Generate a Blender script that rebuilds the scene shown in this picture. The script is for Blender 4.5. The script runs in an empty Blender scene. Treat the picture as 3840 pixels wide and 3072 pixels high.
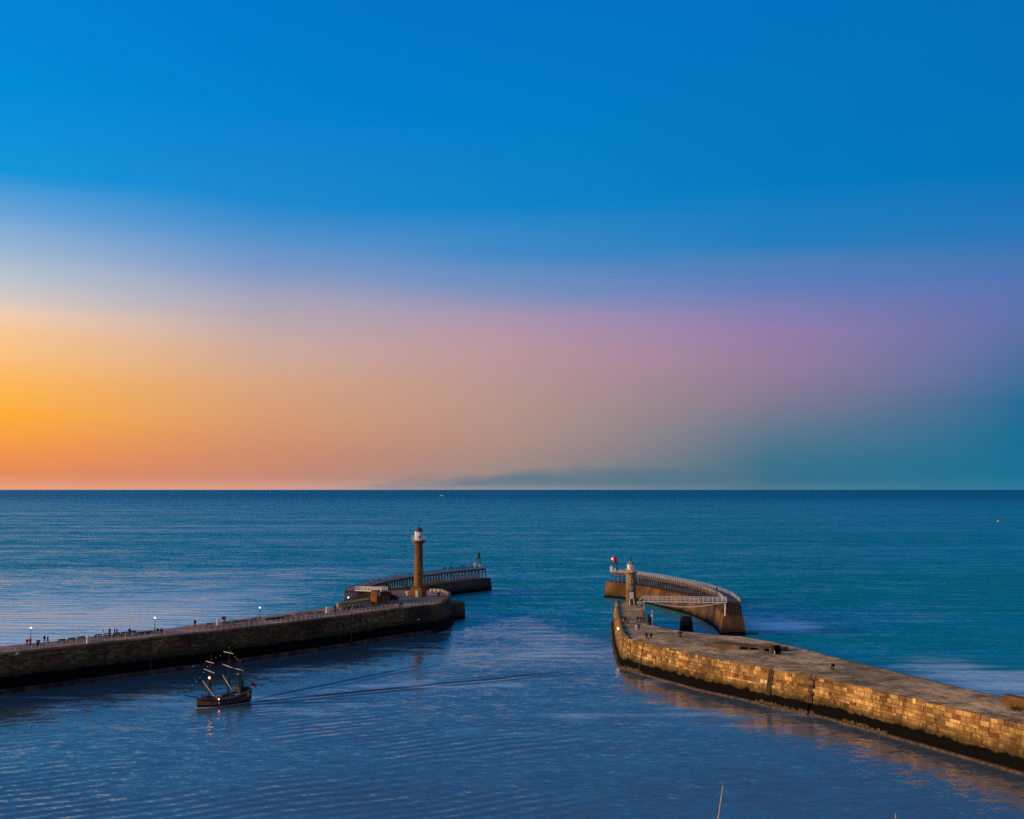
import bpy, bmesh, math, random
import numpy as np
from mathutils import Vector, Matrix, Quaternion

R = math.radians
rnd = random.Random(11)
scene = bpy.context.scene
COL = scene.collection

# ------------------------------------------------------------------ camera
H = 49.5                     # eye height above the water, metres
FPX = 4480.0                 # focal length in photo pixels (3840 wide)
TH = math.atan(300.0 / FPX)  # slight upward tilt
cam = bpy.data.cameras.new('camera')
cam.lens = FPX / 3840.0 * 36.0
cam.sensor_width = 36.0
cam.clip_start = 0.5
cam.clip_end = 400000.0
cam_o = bpy.data.objects.new('camera', cam)
COL.objects.link(cam_o)
cam_o.location = (0, 0, H)
cam_o.rotation_euler = (math.pi / 2 + TH, 0, 0)
scene.camera = cam_o
scene.render.resolution_x, scene.render.resolution_y = 1024, 819
scene.view_settings.view_transform = 'Standard'
scene.view_settings.look = 'None'
scene.view_settings.exposure = 0.0
scene.view_settings.gamma = 1.0
scene.view_settings.use_curve_mapping = False
scene.render.engine = 'CYCLES'
scene.cycles.use_denoising = False
scene.cycles.max_bounces = 6
scene.cycles.sample_clamp_indirect = 2.0
scene.cycles.caustics_reflective = False
scene.cycles.caustics_refractive = False


def lin(c):
    return tuple((x / 255.0 / 12.92) if x / 255.0 <= 0.04045 else ((x / 255.0 + 0.055) / 1.055) ** 2.4 for x in c)


# ------------------------------------------------------------------ node helper
class NT:
    def __init__(self, tree):
        self.t = tree
        self.t.nodes.clear()

    def n(self, typ, ins=None, **props):
        nd = self.t.nodes.new(typ)
        for k, v in props.items():
            setattr(nd, k, v)
        if ins:
            for k, v in ins.items():
                self.put(nd.inputs[k], v)
        return nd

    def put(self, sock, v):
        if isinstance(v, bpy.types.NodeSocket):
            self.t.links.new(v, sock)
        elif isinstance(v, bpy.types.Node):
            self.t.links.new(v.outputs[0], sock)
        else:
            if isinstance(v, tuple) and len(v) == 3 and sock.type == 'RGBA':
                v = v + (1.0,)
            sock.default_value = v

    def m(self, op, a, b=None, c=None, clamp=False):
        nd = self.t.nodes.new('ShaderNodeMath')
        nd.operation = op
        nd.use_clamp = clamp
        self.put(nd.inputs[0], a)
        if b is not None:
            self.put(nd.inputs[1], b)
        if c is not None:
            self.put(nd.inputs[2], c)
        return nd.outputs[0]

    def vm(self, op, a, b=None, scale=None):
        nd = self.t.nodes.new('ShaderNodeVectorMath')
        nd.operation = op
        self.put(nd.inputs[0], a)
        if b is not None:
            self.put(nd.inputs[1], b)
        if scale is not None:
            self.put(nd.inputs['Scale'], scale)
        return nd.outputs['Value'] if op in ('DOT_PRODUCT', 'LENGTH') else nd.outputs[0]

    def mix(self, f, a, b, blend='MIX'):
        nd = self.t.nodes.new('ShaderNodeMix')
        nd.data_type = 'RGBA'
        nd.blend_type = blend
        self.put(nd.inputs[0], f)
        self.put(nd.inputs[6], a)
        self.put(nd.inputs[7], b)
        return nd.outputs[2]

    def rng(self, v, a, b, c=0.0, d=1.0, smooth=True):
        nd = self.t.nodes.new('ShaderNodeMapRange')
        nd.interpolation_type = 'SMOOTHSTEP' if smooth else 'LINEAR'
        self.put(nd.inputs[0], v)
        for i, x in enumerate((a, b, c, d)):
            self.put(nd.inputs[i + 1], x)
        return nd.outputs[0]

    def ramp(self, f, stops, interp='LINEAR'):
        nd = self.t.nodes.new('ShaderNodeValToRGB')
        cr = nd.color_ramp
        cr.interpolation = interp
        while len(cr.elements) < len(stops):
            cr.elements.new(0.5)
        for e, (p, c) in zip(cr.elements, stops):
            e.position = p
            e.color = tuple(c) + (1.0,)
        self.put(nd.inputs[0], f)
        return nd.outputs[0]

    def noise(self, vec, scale, detail=3.0, rough=0.55, out='Fac'):
        nd = self.n('ShaderNodeTexNoise', {'Vector': vec, 'Scale': scale, 'Detail': detail, 'Roughness': rough})
        return nd.outputs[0] if out == 'Fac' else nd.outputs[1]

    def map(self, vec, loc=(0, 0, 0), rot=(0, 0, 0), scale=(1, 1, 1)):
        return self.n('ShaderNodeMapping', {'Vector': vec, 'Location': loc, 'Rotation': rot, 'Scale': scale}).outputs[0]


# ------------------------------------------------------------------ dusk sky
SUN_AZ, SUN_EL = -101.0, 12.0
world = bpy.data.worlds.new('World')
scene.world = world
world.use_nodes = True
W = NT(world.node_tree)
dirv = W.vm('NORMALIZE', W.n('ShaderNodeTexCoord').outputs['Generated'])
sep = W.n('ShaderNodeSeparateXYZ', {0: dirv})
elev = W.m('DEGREES', W.m('ARCSINE', sep.outputs[2]))
azim = W.m('DEGREES', W.m('ARCTAN2', sep.outputs[0], sep.outputs[1]))
# soft uneven edge between the colour bands
wob = W.noise(W.map(dirv, scale=(1.2, 1.2, 11.0)), 2.4, 4.0, 0.55)
elw = W.m('ADD', elev, W.m('MULTIPLY', W.m('SUBTRACT', wob, 0.5), W.rng(elev, 0.2, 6.0, 0.15, 1.5)))
ef = W.m('DIVIDE', W.m('MAXIMUM', elw, 0.0), 26.0, clamp=True)


def el_of(y):   # photo row (out of 1725) -> elevation in degrees
    return math.degrees(TH) + math.degrees(math.atan((862.5 - y) / 2515.0))


def column(stops):
    st = sorted([(max(0.0, min(1.0, el_of(y) / 26.0)), lin(c)) for y, c in stops], key=lambda s: s[0])
    return W.ramp(ef, st)


cL = column([(0, (0, 124, 208)), (250, (0, 139, 214)), (415, (18, 148, 216)), (490, (100, 162, 216)), (570, (150, 180, 212)),
             (630, (190, 197, 205)), (690, (238, 205, 178)), (760, (250, 194, 132)), (830, (253, 182, 84)), (890, (255, 173, 56)),
             (950, (245, 152, 72)), (998, (228, 138, 88)), (1026, (232, 156, 124))])
c1 = column([(0, (0, 118, 201)), (250, (0, 128, 206)), (435, (30, 136, 206)), (515, (84, 146, 203)), (592, (122, 152, 198)),
             (650, (166, 165, 186)), (720, (200, 171, 162)), (800, (215, 166, 132)), (880, (216, 156, 114)), (960, (208, 140, 108)),
             (1005, (200, 138, 116)), (1028, (214, 158, 138))])
c2 = column([(0, (0, 116, 195)), (250, (0, 124, 198)), (440, (12, 131, 200)), (530, (66, 137, 197)), (610, (116, 144, 190)),
             (665, (168, 147, 175)), (745, (184, 149, 157)), (850, (179, 148, 140)), (930, (173, 142, 133)), (975, (160, 138, 134)),
             (1010, (150, 138, 138)), (1028, (160, 152, 158))])
c3 = column([(0, (0, 113, 190)), (400, (0, 122, 192)), (530, (36, 126, 189)), (622, (104, 126, 184)), (700, (146, 125, 171)),
             (780, (150, 125, 157)), (856, (130, 122, 145)), (910, (96, 120, 142)), (970, (62, 114, 139)), (1010, (54, 110, 137)),
             (1028, (74, 120, 143))])
c4 = column([(0, (0, 109, 185)), (400, (0, 116, 186)), (540, (38, 118, 183)), (625, (84, 116, 178)), (705, (94, 112, 168)),
             (785, (74, 110, 161)), (865, (38, 107, 149)), (930, (22, 109, 147)), (1000, (24, 112, 147)), (1028, (44, 120, 150))])
# opposite the sunset the pink belt stands higher over the earth's shadow
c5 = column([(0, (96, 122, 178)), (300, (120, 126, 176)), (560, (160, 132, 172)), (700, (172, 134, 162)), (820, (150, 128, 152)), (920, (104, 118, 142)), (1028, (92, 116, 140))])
az = azim
sky = W.mix(W.rng(az, -23.2, -12.1, smooth=False), cL, c1)
sky = W.mix(W.rng(az, -12.1, 0.0, smooth=False), sky, c2)
sky = W.mix(W.rng(az, 0.0, 12.1, smooth=False), sky, c3)
sky = W.mix(W.rng(az, 12.1, 23.2, smooth=False), sky, c4)
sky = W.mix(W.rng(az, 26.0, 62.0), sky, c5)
# low bank of blue-grey cloud lying on the horizon
cn = W.noise(W.map(dirv, scale=(1.0, 1.0, 5.0)), 16.0, 5.0, 0.6)
ctop = W.m('ADD', W.rng(az, -11.0, 3.0, 0.10, 1.05), W.m('MULTIPLY', W.m('SUBTRACT', cn, 0.5), 1.3))
cmask = W.m('MULTIPLY', W.m('MULTIPLY', W.rng(W.m('SUBTRACT', elev, ctop), 0.16, -0.5), W.rng(elev, 0.0, 0.35, 0.45, 1.0)), W.m('MULTIPLY', W.rng(az, -12.0, -5.0), W.rng(az, 15.0, 7.0)))
sky = W.mix(W.m('MULTIPLY', cmask, 0.72), sky, lin((78, 116, 138)))
wisp = W.noise(W.map(dirv, scale=(1.0, 1.0, 22.0)), 7.0, 4.0, 0.6)
sky = W.mix(W.m('MULTIPLY', W.rng(wisp, 0.60, 0.8), W.m('MULTIPLY', W.rng(az, 8.0, 22.0), W.m('MULTIPLY', W.rng(elev, 0.4, 1.2), W.rng(elev, 4.5, 1.5)))), sky, lin((86, 132, 160)))
# past the western glow the sky goes back to dusk behind the viewer
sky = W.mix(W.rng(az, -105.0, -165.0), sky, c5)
# up to a deep blue zenith
sky = W.mix(W.rng(elev, 24.0, 80.0), sky, lin((58, 94, 150)))
nish = W.n('ShaderNodeTexSky', sky_type='NISHITA', sun_disc=False, sun_elevation=R(1.0), sun_rotation=R(SUN_AZ))
sky = W.mix(0.002, sky, nish.outputs[0], 'ADD')
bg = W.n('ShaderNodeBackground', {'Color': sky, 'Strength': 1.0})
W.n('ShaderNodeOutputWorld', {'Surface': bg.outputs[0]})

sun = bpy.data.lights.new('sun', 'SUN')
sun.energy = 4.0
sun.angle = R(14.0)
sun.color = (1.0, 0.60, 0.24)
sun_o = bpy.data.objects.new('sun', sun)
COL.objects.link(sun_o)
to_sun = Vector((math.sin(R(SUN_AZ)) * math.cos(R(SUN_EL)), math.cos(R(SUN_AZ)) * math.cos(R(SUN_EL)), math.sin(R(SUN_EL))))
sun_o.rotation_euler = (-to_sun).to_track_quat('-Z', 'Y').to_euler()
sun_o.location = (-200, 200, 120)


# ------------------------------------------------------------------ survey helpers
def P(u, v, z=0.0):
    """point at height z that was sighted at photo pixel (u, v)"""
    w = 1536.0 - v
    d = Vector((u - 1920.0, FPX * math.cos(TH) - w * math.sin(TH), w * math.cos(TH) + FPX * math.sin(TH)))
    t = (z - H) / d.z
    return Vector((d.x * t, d.y * t, z))


def zoomer(x0, y0, s):
    return lambda x, y, z=0.0: P(x0 + x / s, y0 + y / s, z)


z1 = zoomer(0, 2150, 2.3956)
z2 = zoomer(800, 2100, 2.156)
z3 = zoomer(1250, 1930, 3.317)
z4 = zoomer(2230, 2050, 3.477)
z5 = zoomer(2230, 2250, 2.695)
z6 = zoomer(2900, 2350, 2.2936)
zA = zoomer(1260, 2160, 7.187)
zB = zoomer(1480, 2160, 7.7)
zC = zoomer(2260, 2080, 8.625)
zG = zoomer(2640, 2370, 6.7375)


def seen(p):
    """photo pixel of a world point"""
    y, zz = p[1], p[2] - H
    c = y * math.cos(TH) + zz * math.sin(TH)
    up = zz * math.cos(TH) - y * math.sin(TH)
    return 1920 + FPX * p[0] / c, 1536 - FPX * up / c


def resample(pts, step):
    pts = [Vector(p) for p in pts]
    out = []
    n = len(pts)
    dense = []
    for i in range(n - 1):
        p0, p1, p2, p3 = pts[max(i - 1, 0)], pts[i], pts[i + 1], pts[min(i + 2, n - 1)]
        for k in range(12):
            t = k / 12.0
            dense.append(0.5 * ((2 * p1) + (p2 - p0) * t + (2 * p0 - 5 * p1 + 4 * p2 - p3) * t * t + (3 * p1 - p0 - 3 * p2 + p3) * t ** 3))
    dense.append(pts[-1])
    L = [0.0]
    for a, b in zip(dense, dense[1:]):
        L.append(L[-1] + (b - a).length)
    cnt = max(2, int(round(L[-1] / step)) + 1)
    j = 0
    for k in range(cnt):
        s = L[-1] * k / (cnt - 1)
        while j < len(L) - 2 and L[j + 1] < s:
            j += 1
        f = (s - L[j]) / max(1e-6, L[j + 1] - L[j])
        out.append(dense[j].lerp(dense[j + 1], f))
    return out


class Path:
    """polyline in plan with arclength lookup; side = +1 outward is right of travel"""
    def __init__(self, pts, side=1):
        self.p = [Vector((q[0], q[1])) for q in pts]
        self.side = side
        self.L = [0.0]
        for a, b in zip(self.p, self.p[1:]):
            self.L.append(self.L[-1] + (b - a).length)
        self.len = self.L[-1]
        self.tan = []
        for i in range(len(self.p)):
            a = self.p[max(i - 1, 0)]
            b = self.p[min(i + 1, len(self.p) - 1)]
            self.tan.append((b - a).normalized())

    def at(self, s):
        s = max(0.0, min(self.len, s))
        lo, hi = 0, len(self.L) - 2
        while lo < hi:
            mid = (lo + hi + 1) // 2
            if self.L[mid] <= s:
                lo = mid
            else:
                hi = mid - 1
        f = (s - self.L[lo]) / max(1e-6, self.L[lo + 1] - self.L[lo])
        p = self.p[lo].lerp(self.p[lo + 1], f)
        t = self.tan[lo].lerp(self.tan[lo + 1], f).normalized()
        nrm = Vector((t.y, -t.x)) * self.side
        return p, t, nrm


# ------------------------------------------------------------------ mesh builder
class MB:
    def __init__(self):
        self.v, self.f, self.mi = [], [], []

    def add(self, vs, fs, mi=0):
        o = len(self.v)
        self.v += [tuple(p) for p in vs]
        self.f += [tuple(i + o for i in q) for q in fs]
        self.mi += [mi] * len(fs)
        return self

    def box(self, c, s, rz=0.0, mi=0, taper=1.0):
        cx, cy, cz = c
        hx, hy, hz = s[0] / 2, s[1] / 2, s[2] / 2
        ca, sa = math.cos(rz), math.sin(rz)
        vs = []
        for dz, k in ((-hz, 1.0), (hz, taper)):
            for dx, dy in ((-hx, -hy), (hx, -hy), (hx, hy), (-hx, hy)):
                x, y = dx * k, dy * k
                vs.append((cx + x * ca - y * sa, cy + x * sa + y * ca, cz + dz))
        return self.add(vs, [(3, 2, 1, 0), (4, 5, 6, 7), (0, 1, 5, 4), (1, 2, 6, 5), (2, 3, 7, 6), (3, 0, 4, 7)], mi)

    def prism(self, poly, za, zb, mi=0, grow=0.0):
        n = len(poly)
        c = sum((Vector((p[0], p[1])) for p in poly), Vector((0, 0))) / n
        vs = []
        for p in poly:
            q = Vector((p[0], p[1]))
            d = (q - c).normalized() * grow
            vs.append((q.x + d.x, q.y + d.y, za))
        vs += [(p[0], p[1], zb) for p in poly]
        fs = [tuple(range(n - 1, -1, -1)), tuple(range(n, 2 * n))]
        fs += [(i, (i + 1) % n, n + (i + 1) % n, n + i) for i in range(n)]
        return self.add(vs, fs, mi)

    def tube(self, a, b, r, r2=None, n=6, mi=0, caps=True):
        a, b = Vector(a), Vector(b)
        r2 = r if r2 is None else r2
        d = (b - a).normalized()
        up = Vector((0, 0, 1)) if abs(d.z) < 0.95 else Vector((1, 0, 0))
        x = d.cross(up).normalized()
        y = d.cross(x)
        vs = []
        for p, rr in ((a, r), (b, r2)):
            for i in range(n):
                t = 2 * math.pi * (i + 0.5) / n
                vs.append(p + x * (rr * math.cos(t)) + y * (rr * math.sin(t)))
        fs = [((i + 1) % n, i, n + i, n + (i + 1) % n) for i in range(n)]
        if caps:
            fs += [tuple(range(n)), tuple(range(2 * n - 1, n - 1, -1))]
        return self.add(vs, fs, mi)

    def chain(self, pts, r, n=6, mi=0):
        for a, b in zip(pts, pts[1:]):
            self.tube(a, b, r, n=n, mi=mi)
        return self

    def lathe(self, prof, n=20, c=(0, 0, 0), mi=0, flute=0.0, phase=0.0):
        vs, fs = [], []
        for r, z in prof:
            for i in range(n):
                t = 2 * math.pi * i / n + phase
                rr = r * (1.0 - (flute if i % 2 else 0.0))
                vs.append((c[0] + rr * math.cos(t), c[1] + rr * math.sin(t), c[2] + z))
        m = len(prof)
        for k in range(m - 1):
            for i in range(n):
                j = (i + 1) % n
                fs.append((k * n + i, k * n + j, (k + 1) * n + j, (k + 1) * n + i))
        fs.append(tuple(range(n - 1, -1, -1)))
        fs.append(tuple((m - 1) * n + i for i in range(n)))
        return self.add(vs, fs, mi)

    def ball(self, c, r, n=10, m=6, mi=0, sz=1.0):
        prof = [(max(0.02 * r, r * math.sin(math.pi * k / m)), -r * sz * math.cos(math.pi * k / m)) for k in range(m + 1)]
        return self.lathe(prof, n, c, mi)

    def build(self, name, mat, parent=None, world=True, smooth=False):
        off = Vector((0, 0, 0))
        if parent is not None and world:
            off = parent_loc(parent)
        me = bpy.data.meshes.new(name)
        me.from_pydata([(p[0] - off.x, p[1] - off.y, p[2] - off.z) for p in self.v], [], self.f)
        mats = mat if isinstance(mat, (list, tuple)) else [mat]
        for m_ in mats:
            me.materials.append(m_)
        if len(mats) > 1:
            me.polygons.foreach_set('material_index', self.mi)
        if smooth:
            me.polygons.foreach_set('use_smooth', [True] * len(me.polygons))
        me.update()
        return link(name, me, parent)


def parent_loc(o):
    p = Vector((0, 0, 0))
    while o is not None:
        p = p + o.location
        o = o.parent
    return p


def link(name, me, parent=None):
    o = bpy.data.objects.new(name, me)
    COL.objects.link(o)
    if parent is not None:
        o.parent = parent
    return o


def thing(name, label, cat, loc=(0, 0, 0), rz=0.0, group=None):
    o = bpy.data.objects.new(name, None)
    COL.objects.link(o)
    o.empty_display_size = 0.3
    o.location = loc
    o.rotation_euler = (0, 0, rz)
    return tag(o, label, cat, group)


def tag(o, label=None, cat=None, group=None, kind=None):
    if label:
        o['label'] = label
    if cat:
        o['category'] = cat
    if group:
        o['group'] = group
    if kind:
        o['kind'] = kind
    return o


def copy_tree(o, parent=None):
    c = o.copy()
    COL.objects.link(c)
    if parent is not None:
        c.parent = parent
    for ch in list(o.children):
        copy_tree(ch, c)
    return c


def place(o, loc, rz, label, group=None):
    o.location = loc
    o.rotation_euler = (0, 0, rz)
    o['label'] = label
    if group:
        o['group'] = group
    return o


# ------------------------------------------------------------------ materials
def mat(name, base, rough=0.7, metal=0.0, emit=None, es=0.0, var=0.25, vscale=1.5, spec=0.3):
    m = bpy.data.materials.new(name)
    m.use_nodes = True
    t = NT(m.node_tree)
    pos = t.n('ShaderNodeNewGeometry').outputs['Position']
    nz = t.noise(pos, vscale, 4.0, 0.6)
    col = t.mix(t.rng(nz, 0.3, 0.7), tuple(c * (1 - var) for c in base), tuple(min(1, c * (1 + var)) for c in base))
    b = t.n('ShaderNodeBsdfPrincipled', {'Base Color': col, 'Roughness': rough, 'Metallic': metal, 'Specular IOR Level': spec})
    if emit:
        t.put(b.inputs['Emission Color'], emit)
        t.put(b.inputs['Emission Strength'], es)
    t.n('ShaderNodeOutputMaterial', {'Surface': b.outputs[0]})
    return m


def stone_mat(name, ramp, wet_z, wet_w, algae, bl_scale=0.12, bl_amt=0.6, bl_col=(0.03, 0.026, 0.016), bump=0.6, streak=0.35):
    """weathered masonry: each block its own tone, blotches, rain streaks, algae and a tide-wet foot"""
    m = bpy.data.materials.new(name)
    m.use_nodes = True
    t = NT(m.node_tree)
    geo = t.n('ShaderNodeNewGeometry')
    pos = geo.outputs['Position']
    obi = t.n('ShaderNodeObjectInfo')
    v = t.m('FRACT', t.m('ADD', geo.outputs['Random Per Island'], obi.outputs['Random']))
    fine = t.noise(pos, 2.2, 4.0, 0.65)
    v2 = t.m('ADD', t.m('MULTIPLY', v, 0.8), t.m('MULTIPLY', t.m('SUBTRACT', fine, 0.4), 0.7), clamp=True)
    col = t.ramp(v2, ramp)
    patchy = t.rng(t.noise(pos, 0.085, 3.0, 0.6), 0.34, 0.66, 0.62, 1.42)
    col = t.vm('SCALE', col, scale=patchy)
    blot = t.noise(pos, bl_scale, 5.0, 0.62)
    col = t.mix(t.m('MULTIPLY', t.rng(blot, 0.45, 0.68), bl_amt), col, bl_col)
    strk = t.noise(t.map(pos, scale=(0.9, 0.9, 0.06)), 1.0, 3.0, 0.6)
    col = t.mix(t.m('MULTIPLY', t.rng(strk, 0.52, 0.7), streak), col, (0.035, 0.028, 0.018))
    z = t.n('ShaderNodeSeparateXYZ', {0: pos}).outputs[2]
    edge = t.m('ADD', z, t.m('MULTIPLY', t.m('SUBTRACT', t.noise(pos, 0.35, 4.0, 0.6), 0.5), 2.2))
    alg = t.rng(edge, wet_z + wet_w * 2.2, wet_z + wet_w * 0.6)
    col = t.mix(t.m('MULTIPLY', alg, 0.8), col, algae)
    wet = t.rng(edge, wet_z + wet_w * 0.5, wet_z - wet_w * 0.2)
    col = t.mix(wet, col, (0.004, 0.004, 0.004))
    bmp = t.n('ShaderNodeBump', {'Strength': bump, 'Distance': 0.06, 'Height': t.noise(pos, 5.0, 5.0, 0.7)})
    b = t.n('ShaderNodeBsdfPrincipled', {'Base Color': col, 'Roughness': 0.9, 'Specular IOR Level': t.rng(wet, 0, 1, 0.2, 0.06), 'Normal': bmp.outputs[0]})
    t.n('ShaderNodeOutputMaterial', {'Surface': b.outputs[0]})
    return m


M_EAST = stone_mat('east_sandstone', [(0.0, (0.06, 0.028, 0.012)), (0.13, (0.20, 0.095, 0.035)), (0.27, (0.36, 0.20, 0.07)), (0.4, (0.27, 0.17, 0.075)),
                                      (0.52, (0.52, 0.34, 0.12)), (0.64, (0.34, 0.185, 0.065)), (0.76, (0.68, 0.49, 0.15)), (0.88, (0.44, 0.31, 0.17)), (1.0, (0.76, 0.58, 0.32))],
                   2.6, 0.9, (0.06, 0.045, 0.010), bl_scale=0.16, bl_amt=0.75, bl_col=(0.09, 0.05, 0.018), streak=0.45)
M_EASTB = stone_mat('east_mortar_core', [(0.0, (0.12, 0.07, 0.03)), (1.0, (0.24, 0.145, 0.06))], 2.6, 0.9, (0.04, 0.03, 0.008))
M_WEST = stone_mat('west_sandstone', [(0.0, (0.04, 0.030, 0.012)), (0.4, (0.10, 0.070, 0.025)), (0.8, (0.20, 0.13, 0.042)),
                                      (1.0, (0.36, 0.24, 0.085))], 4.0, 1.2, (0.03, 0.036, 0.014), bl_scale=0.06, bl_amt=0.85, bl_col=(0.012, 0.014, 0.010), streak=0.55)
M_EASTD = stone_mat('east_paving', [(0.0, (0.40, 0.255, 0.10)), (0.5, (0.50, 0.33, 0.145)), (1.0, (0.62, 0.43, 0.20))],
                    -5, 0.5, (0.05, 0.05, 0.02), bl_scale=0.2, bl_amt=0.75, bl_col=(0.09, 0.07, 0.03), streak=0.25)
M_WESTD = stone_mat('west_paving', [(0.0, (0.25, 0.155, 0.10)), (0.5, (0.31, 0.19, 0.125)), (1.0, (0.38, 0.25, 0.16))],
                    -5, 0.5, (0.05, 0.05, 0.02), bl_scale=0.1, bl_amt=0.3, bl_col=(0.08, 0.07, 0.06), streak=0.1)
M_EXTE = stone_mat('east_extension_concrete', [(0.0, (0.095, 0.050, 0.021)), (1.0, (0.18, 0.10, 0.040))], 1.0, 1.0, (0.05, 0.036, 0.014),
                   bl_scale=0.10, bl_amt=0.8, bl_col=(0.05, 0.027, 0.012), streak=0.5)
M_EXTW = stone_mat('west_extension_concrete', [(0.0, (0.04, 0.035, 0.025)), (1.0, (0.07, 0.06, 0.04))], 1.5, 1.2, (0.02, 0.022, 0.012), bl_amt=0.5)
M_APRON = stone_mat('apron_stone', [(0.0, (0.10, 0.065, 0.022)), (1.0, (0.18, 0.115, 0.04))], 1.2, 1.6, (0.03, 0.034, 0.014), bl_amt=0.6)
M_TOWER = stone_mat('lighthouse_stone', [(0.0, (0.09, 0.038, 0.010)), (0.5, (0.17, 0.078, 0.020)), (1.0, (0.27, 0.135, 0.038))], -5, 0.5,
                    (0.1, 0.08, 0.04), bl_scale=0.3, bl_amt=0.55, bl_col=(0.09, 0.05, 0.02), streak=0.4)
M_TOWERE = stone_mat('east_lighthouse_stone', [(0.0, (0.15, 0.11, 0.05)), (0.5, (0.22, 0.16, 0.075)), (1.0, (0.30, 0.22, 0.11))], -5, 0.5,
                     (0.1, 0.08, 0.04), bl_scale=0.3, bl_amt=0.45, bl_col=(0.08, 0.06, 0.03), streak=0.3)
M_LEDGE = mat('ledge_weed', (0.085, 0.06, 0.036), 0.9, var=0.6, vscale=1.2)
M_LEDGEW = mat('footing_weed', (0.045, 0.04, 0.028), 0.9, var=0.8, vscale=0.4)
M_WHITE = mat('white_paint', (0.78, 0.76, 0.72), 0.55, var=0.08)
M_RAIL = mat('railing_grey_paint', (0.50, 0.48, 0.45), 0.5, var=0.15)
M_PALE = mat('pale_galvanised', (0.50, 0.50, 0.47), 0.45, metal=0.2, var=0.15)
M_BRIDGE = mat('bridge_white_paint', (0.72, 0.72, 0.70), 0.5, var=0.1)
M_TIMBER = mat('wet_timber', (0.075, 0.05, 0.03), 0.85, var=0.4)
M_TIMBERE = mat('weathered_timber', (0.085, 0.058, 0.036), 0.85, var=0.4)
M_DARK = mat('dark_iron', (0.018, 0.017, 0.016), 0.6, var=0.3)
M_BENCH = mat('dark_bench_wood', (0.030, 0.024, 0.022), 0.8, var=0.4)
M_LEAD = mat('lead_roof', (0.055, 0.075, 0.085), 0.6, var=0.25)
M_SLATE = mat('slate_roof', (0.20, 0.22, 0.24), 0.65, var=0.2)
M_GLASS = mat('window_glass', (0.02, 0.03, 0.04), 0.1, var=0.1, spec=0.5)
M_DOORB = mat('pale_blue_door', (0.36, 0.55, 0.56), 0.5, var=0.08)
M_TEAL = mat('teal_fanlight', (0.03, 0.30, 0.31), 0.4, var=0.1)
M_RED = mat('red_paint', (0.55, 0.02, 0.018), 0.45, var=0.15)
M_GREEN = mat('green_paint', (0.012, 0.10, 0.025), 0.5, var=0.2)
M_ORANGE = mat('orange_plastic', (0.70, 0.16, 0.03), 0.5, var=0.1)
M_YELLOW = mat('yellow_paint', (0.72, 0.40, 0.02), 0.5, var=0.1)
M_RUST = mat('rusty_iron', (0.10, 0.04, 0.02), 0.85, var=0.5, vscale=6)
M_LAMP = mat('lamp_globe', (0.9, 0.9, 0.85), 0.3, emit=(1.0, 0.93, 0.78), es=1.4)
M_AMBER = mat('amber_light', (0.9, 0.5, 0.1), 0.3, emit=(1.0, 0.5, 0.08), es=14.0)
M_REDL = mat('red_light', (0.9, 0.1, 0.05), 0.3, emit=(1.0, 0.10, 0.03), es=14.0)
M_BULB = mat('bulb_white', (0.9, 0.9, 0.9), 0.3, emit=(0.8, 0.9, 1.0), es=0.6)
M_DECK = mat('extension_planks', (0.22, 0.20, 0.18), 0.8, var=0.3)
M_DECKE = mat('extension_pale_planks', (0.32, 0.31, 0.28), 0.7, var=0.2)
M_TEALP = mat('teal_post_paint', (0.02, 0.16, 0.20), 0.5)
M_FOAM = mat('foam', (0.75, 0.74, 0.72), 0.9, var=0.1)
M_MOSS = mat('weed_tuft', (0.035, 0.045, 0.012), 0.9, var=0.4)
M_PUDDLE = mat('puddle_water', (0.02, 0.025, 0.03), 0.04, var=0.1, spec=0.5)
M_BLACK = mat('black_cover_recess_shade', (0.012, 0.012, 0.013), 0.8)
M_MAST = mat('varnished_mast', (0.55, 0.36, 0.17), 0.45, var=0.15)
M_GULL = mat('gull_white', (0.70, 0.70, 0.70), 0.8, var=0.1)
M_GULLG = mat('gull_grey', (0.35, 0.37, 0.40), 0.8, var=0.1)


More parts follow.
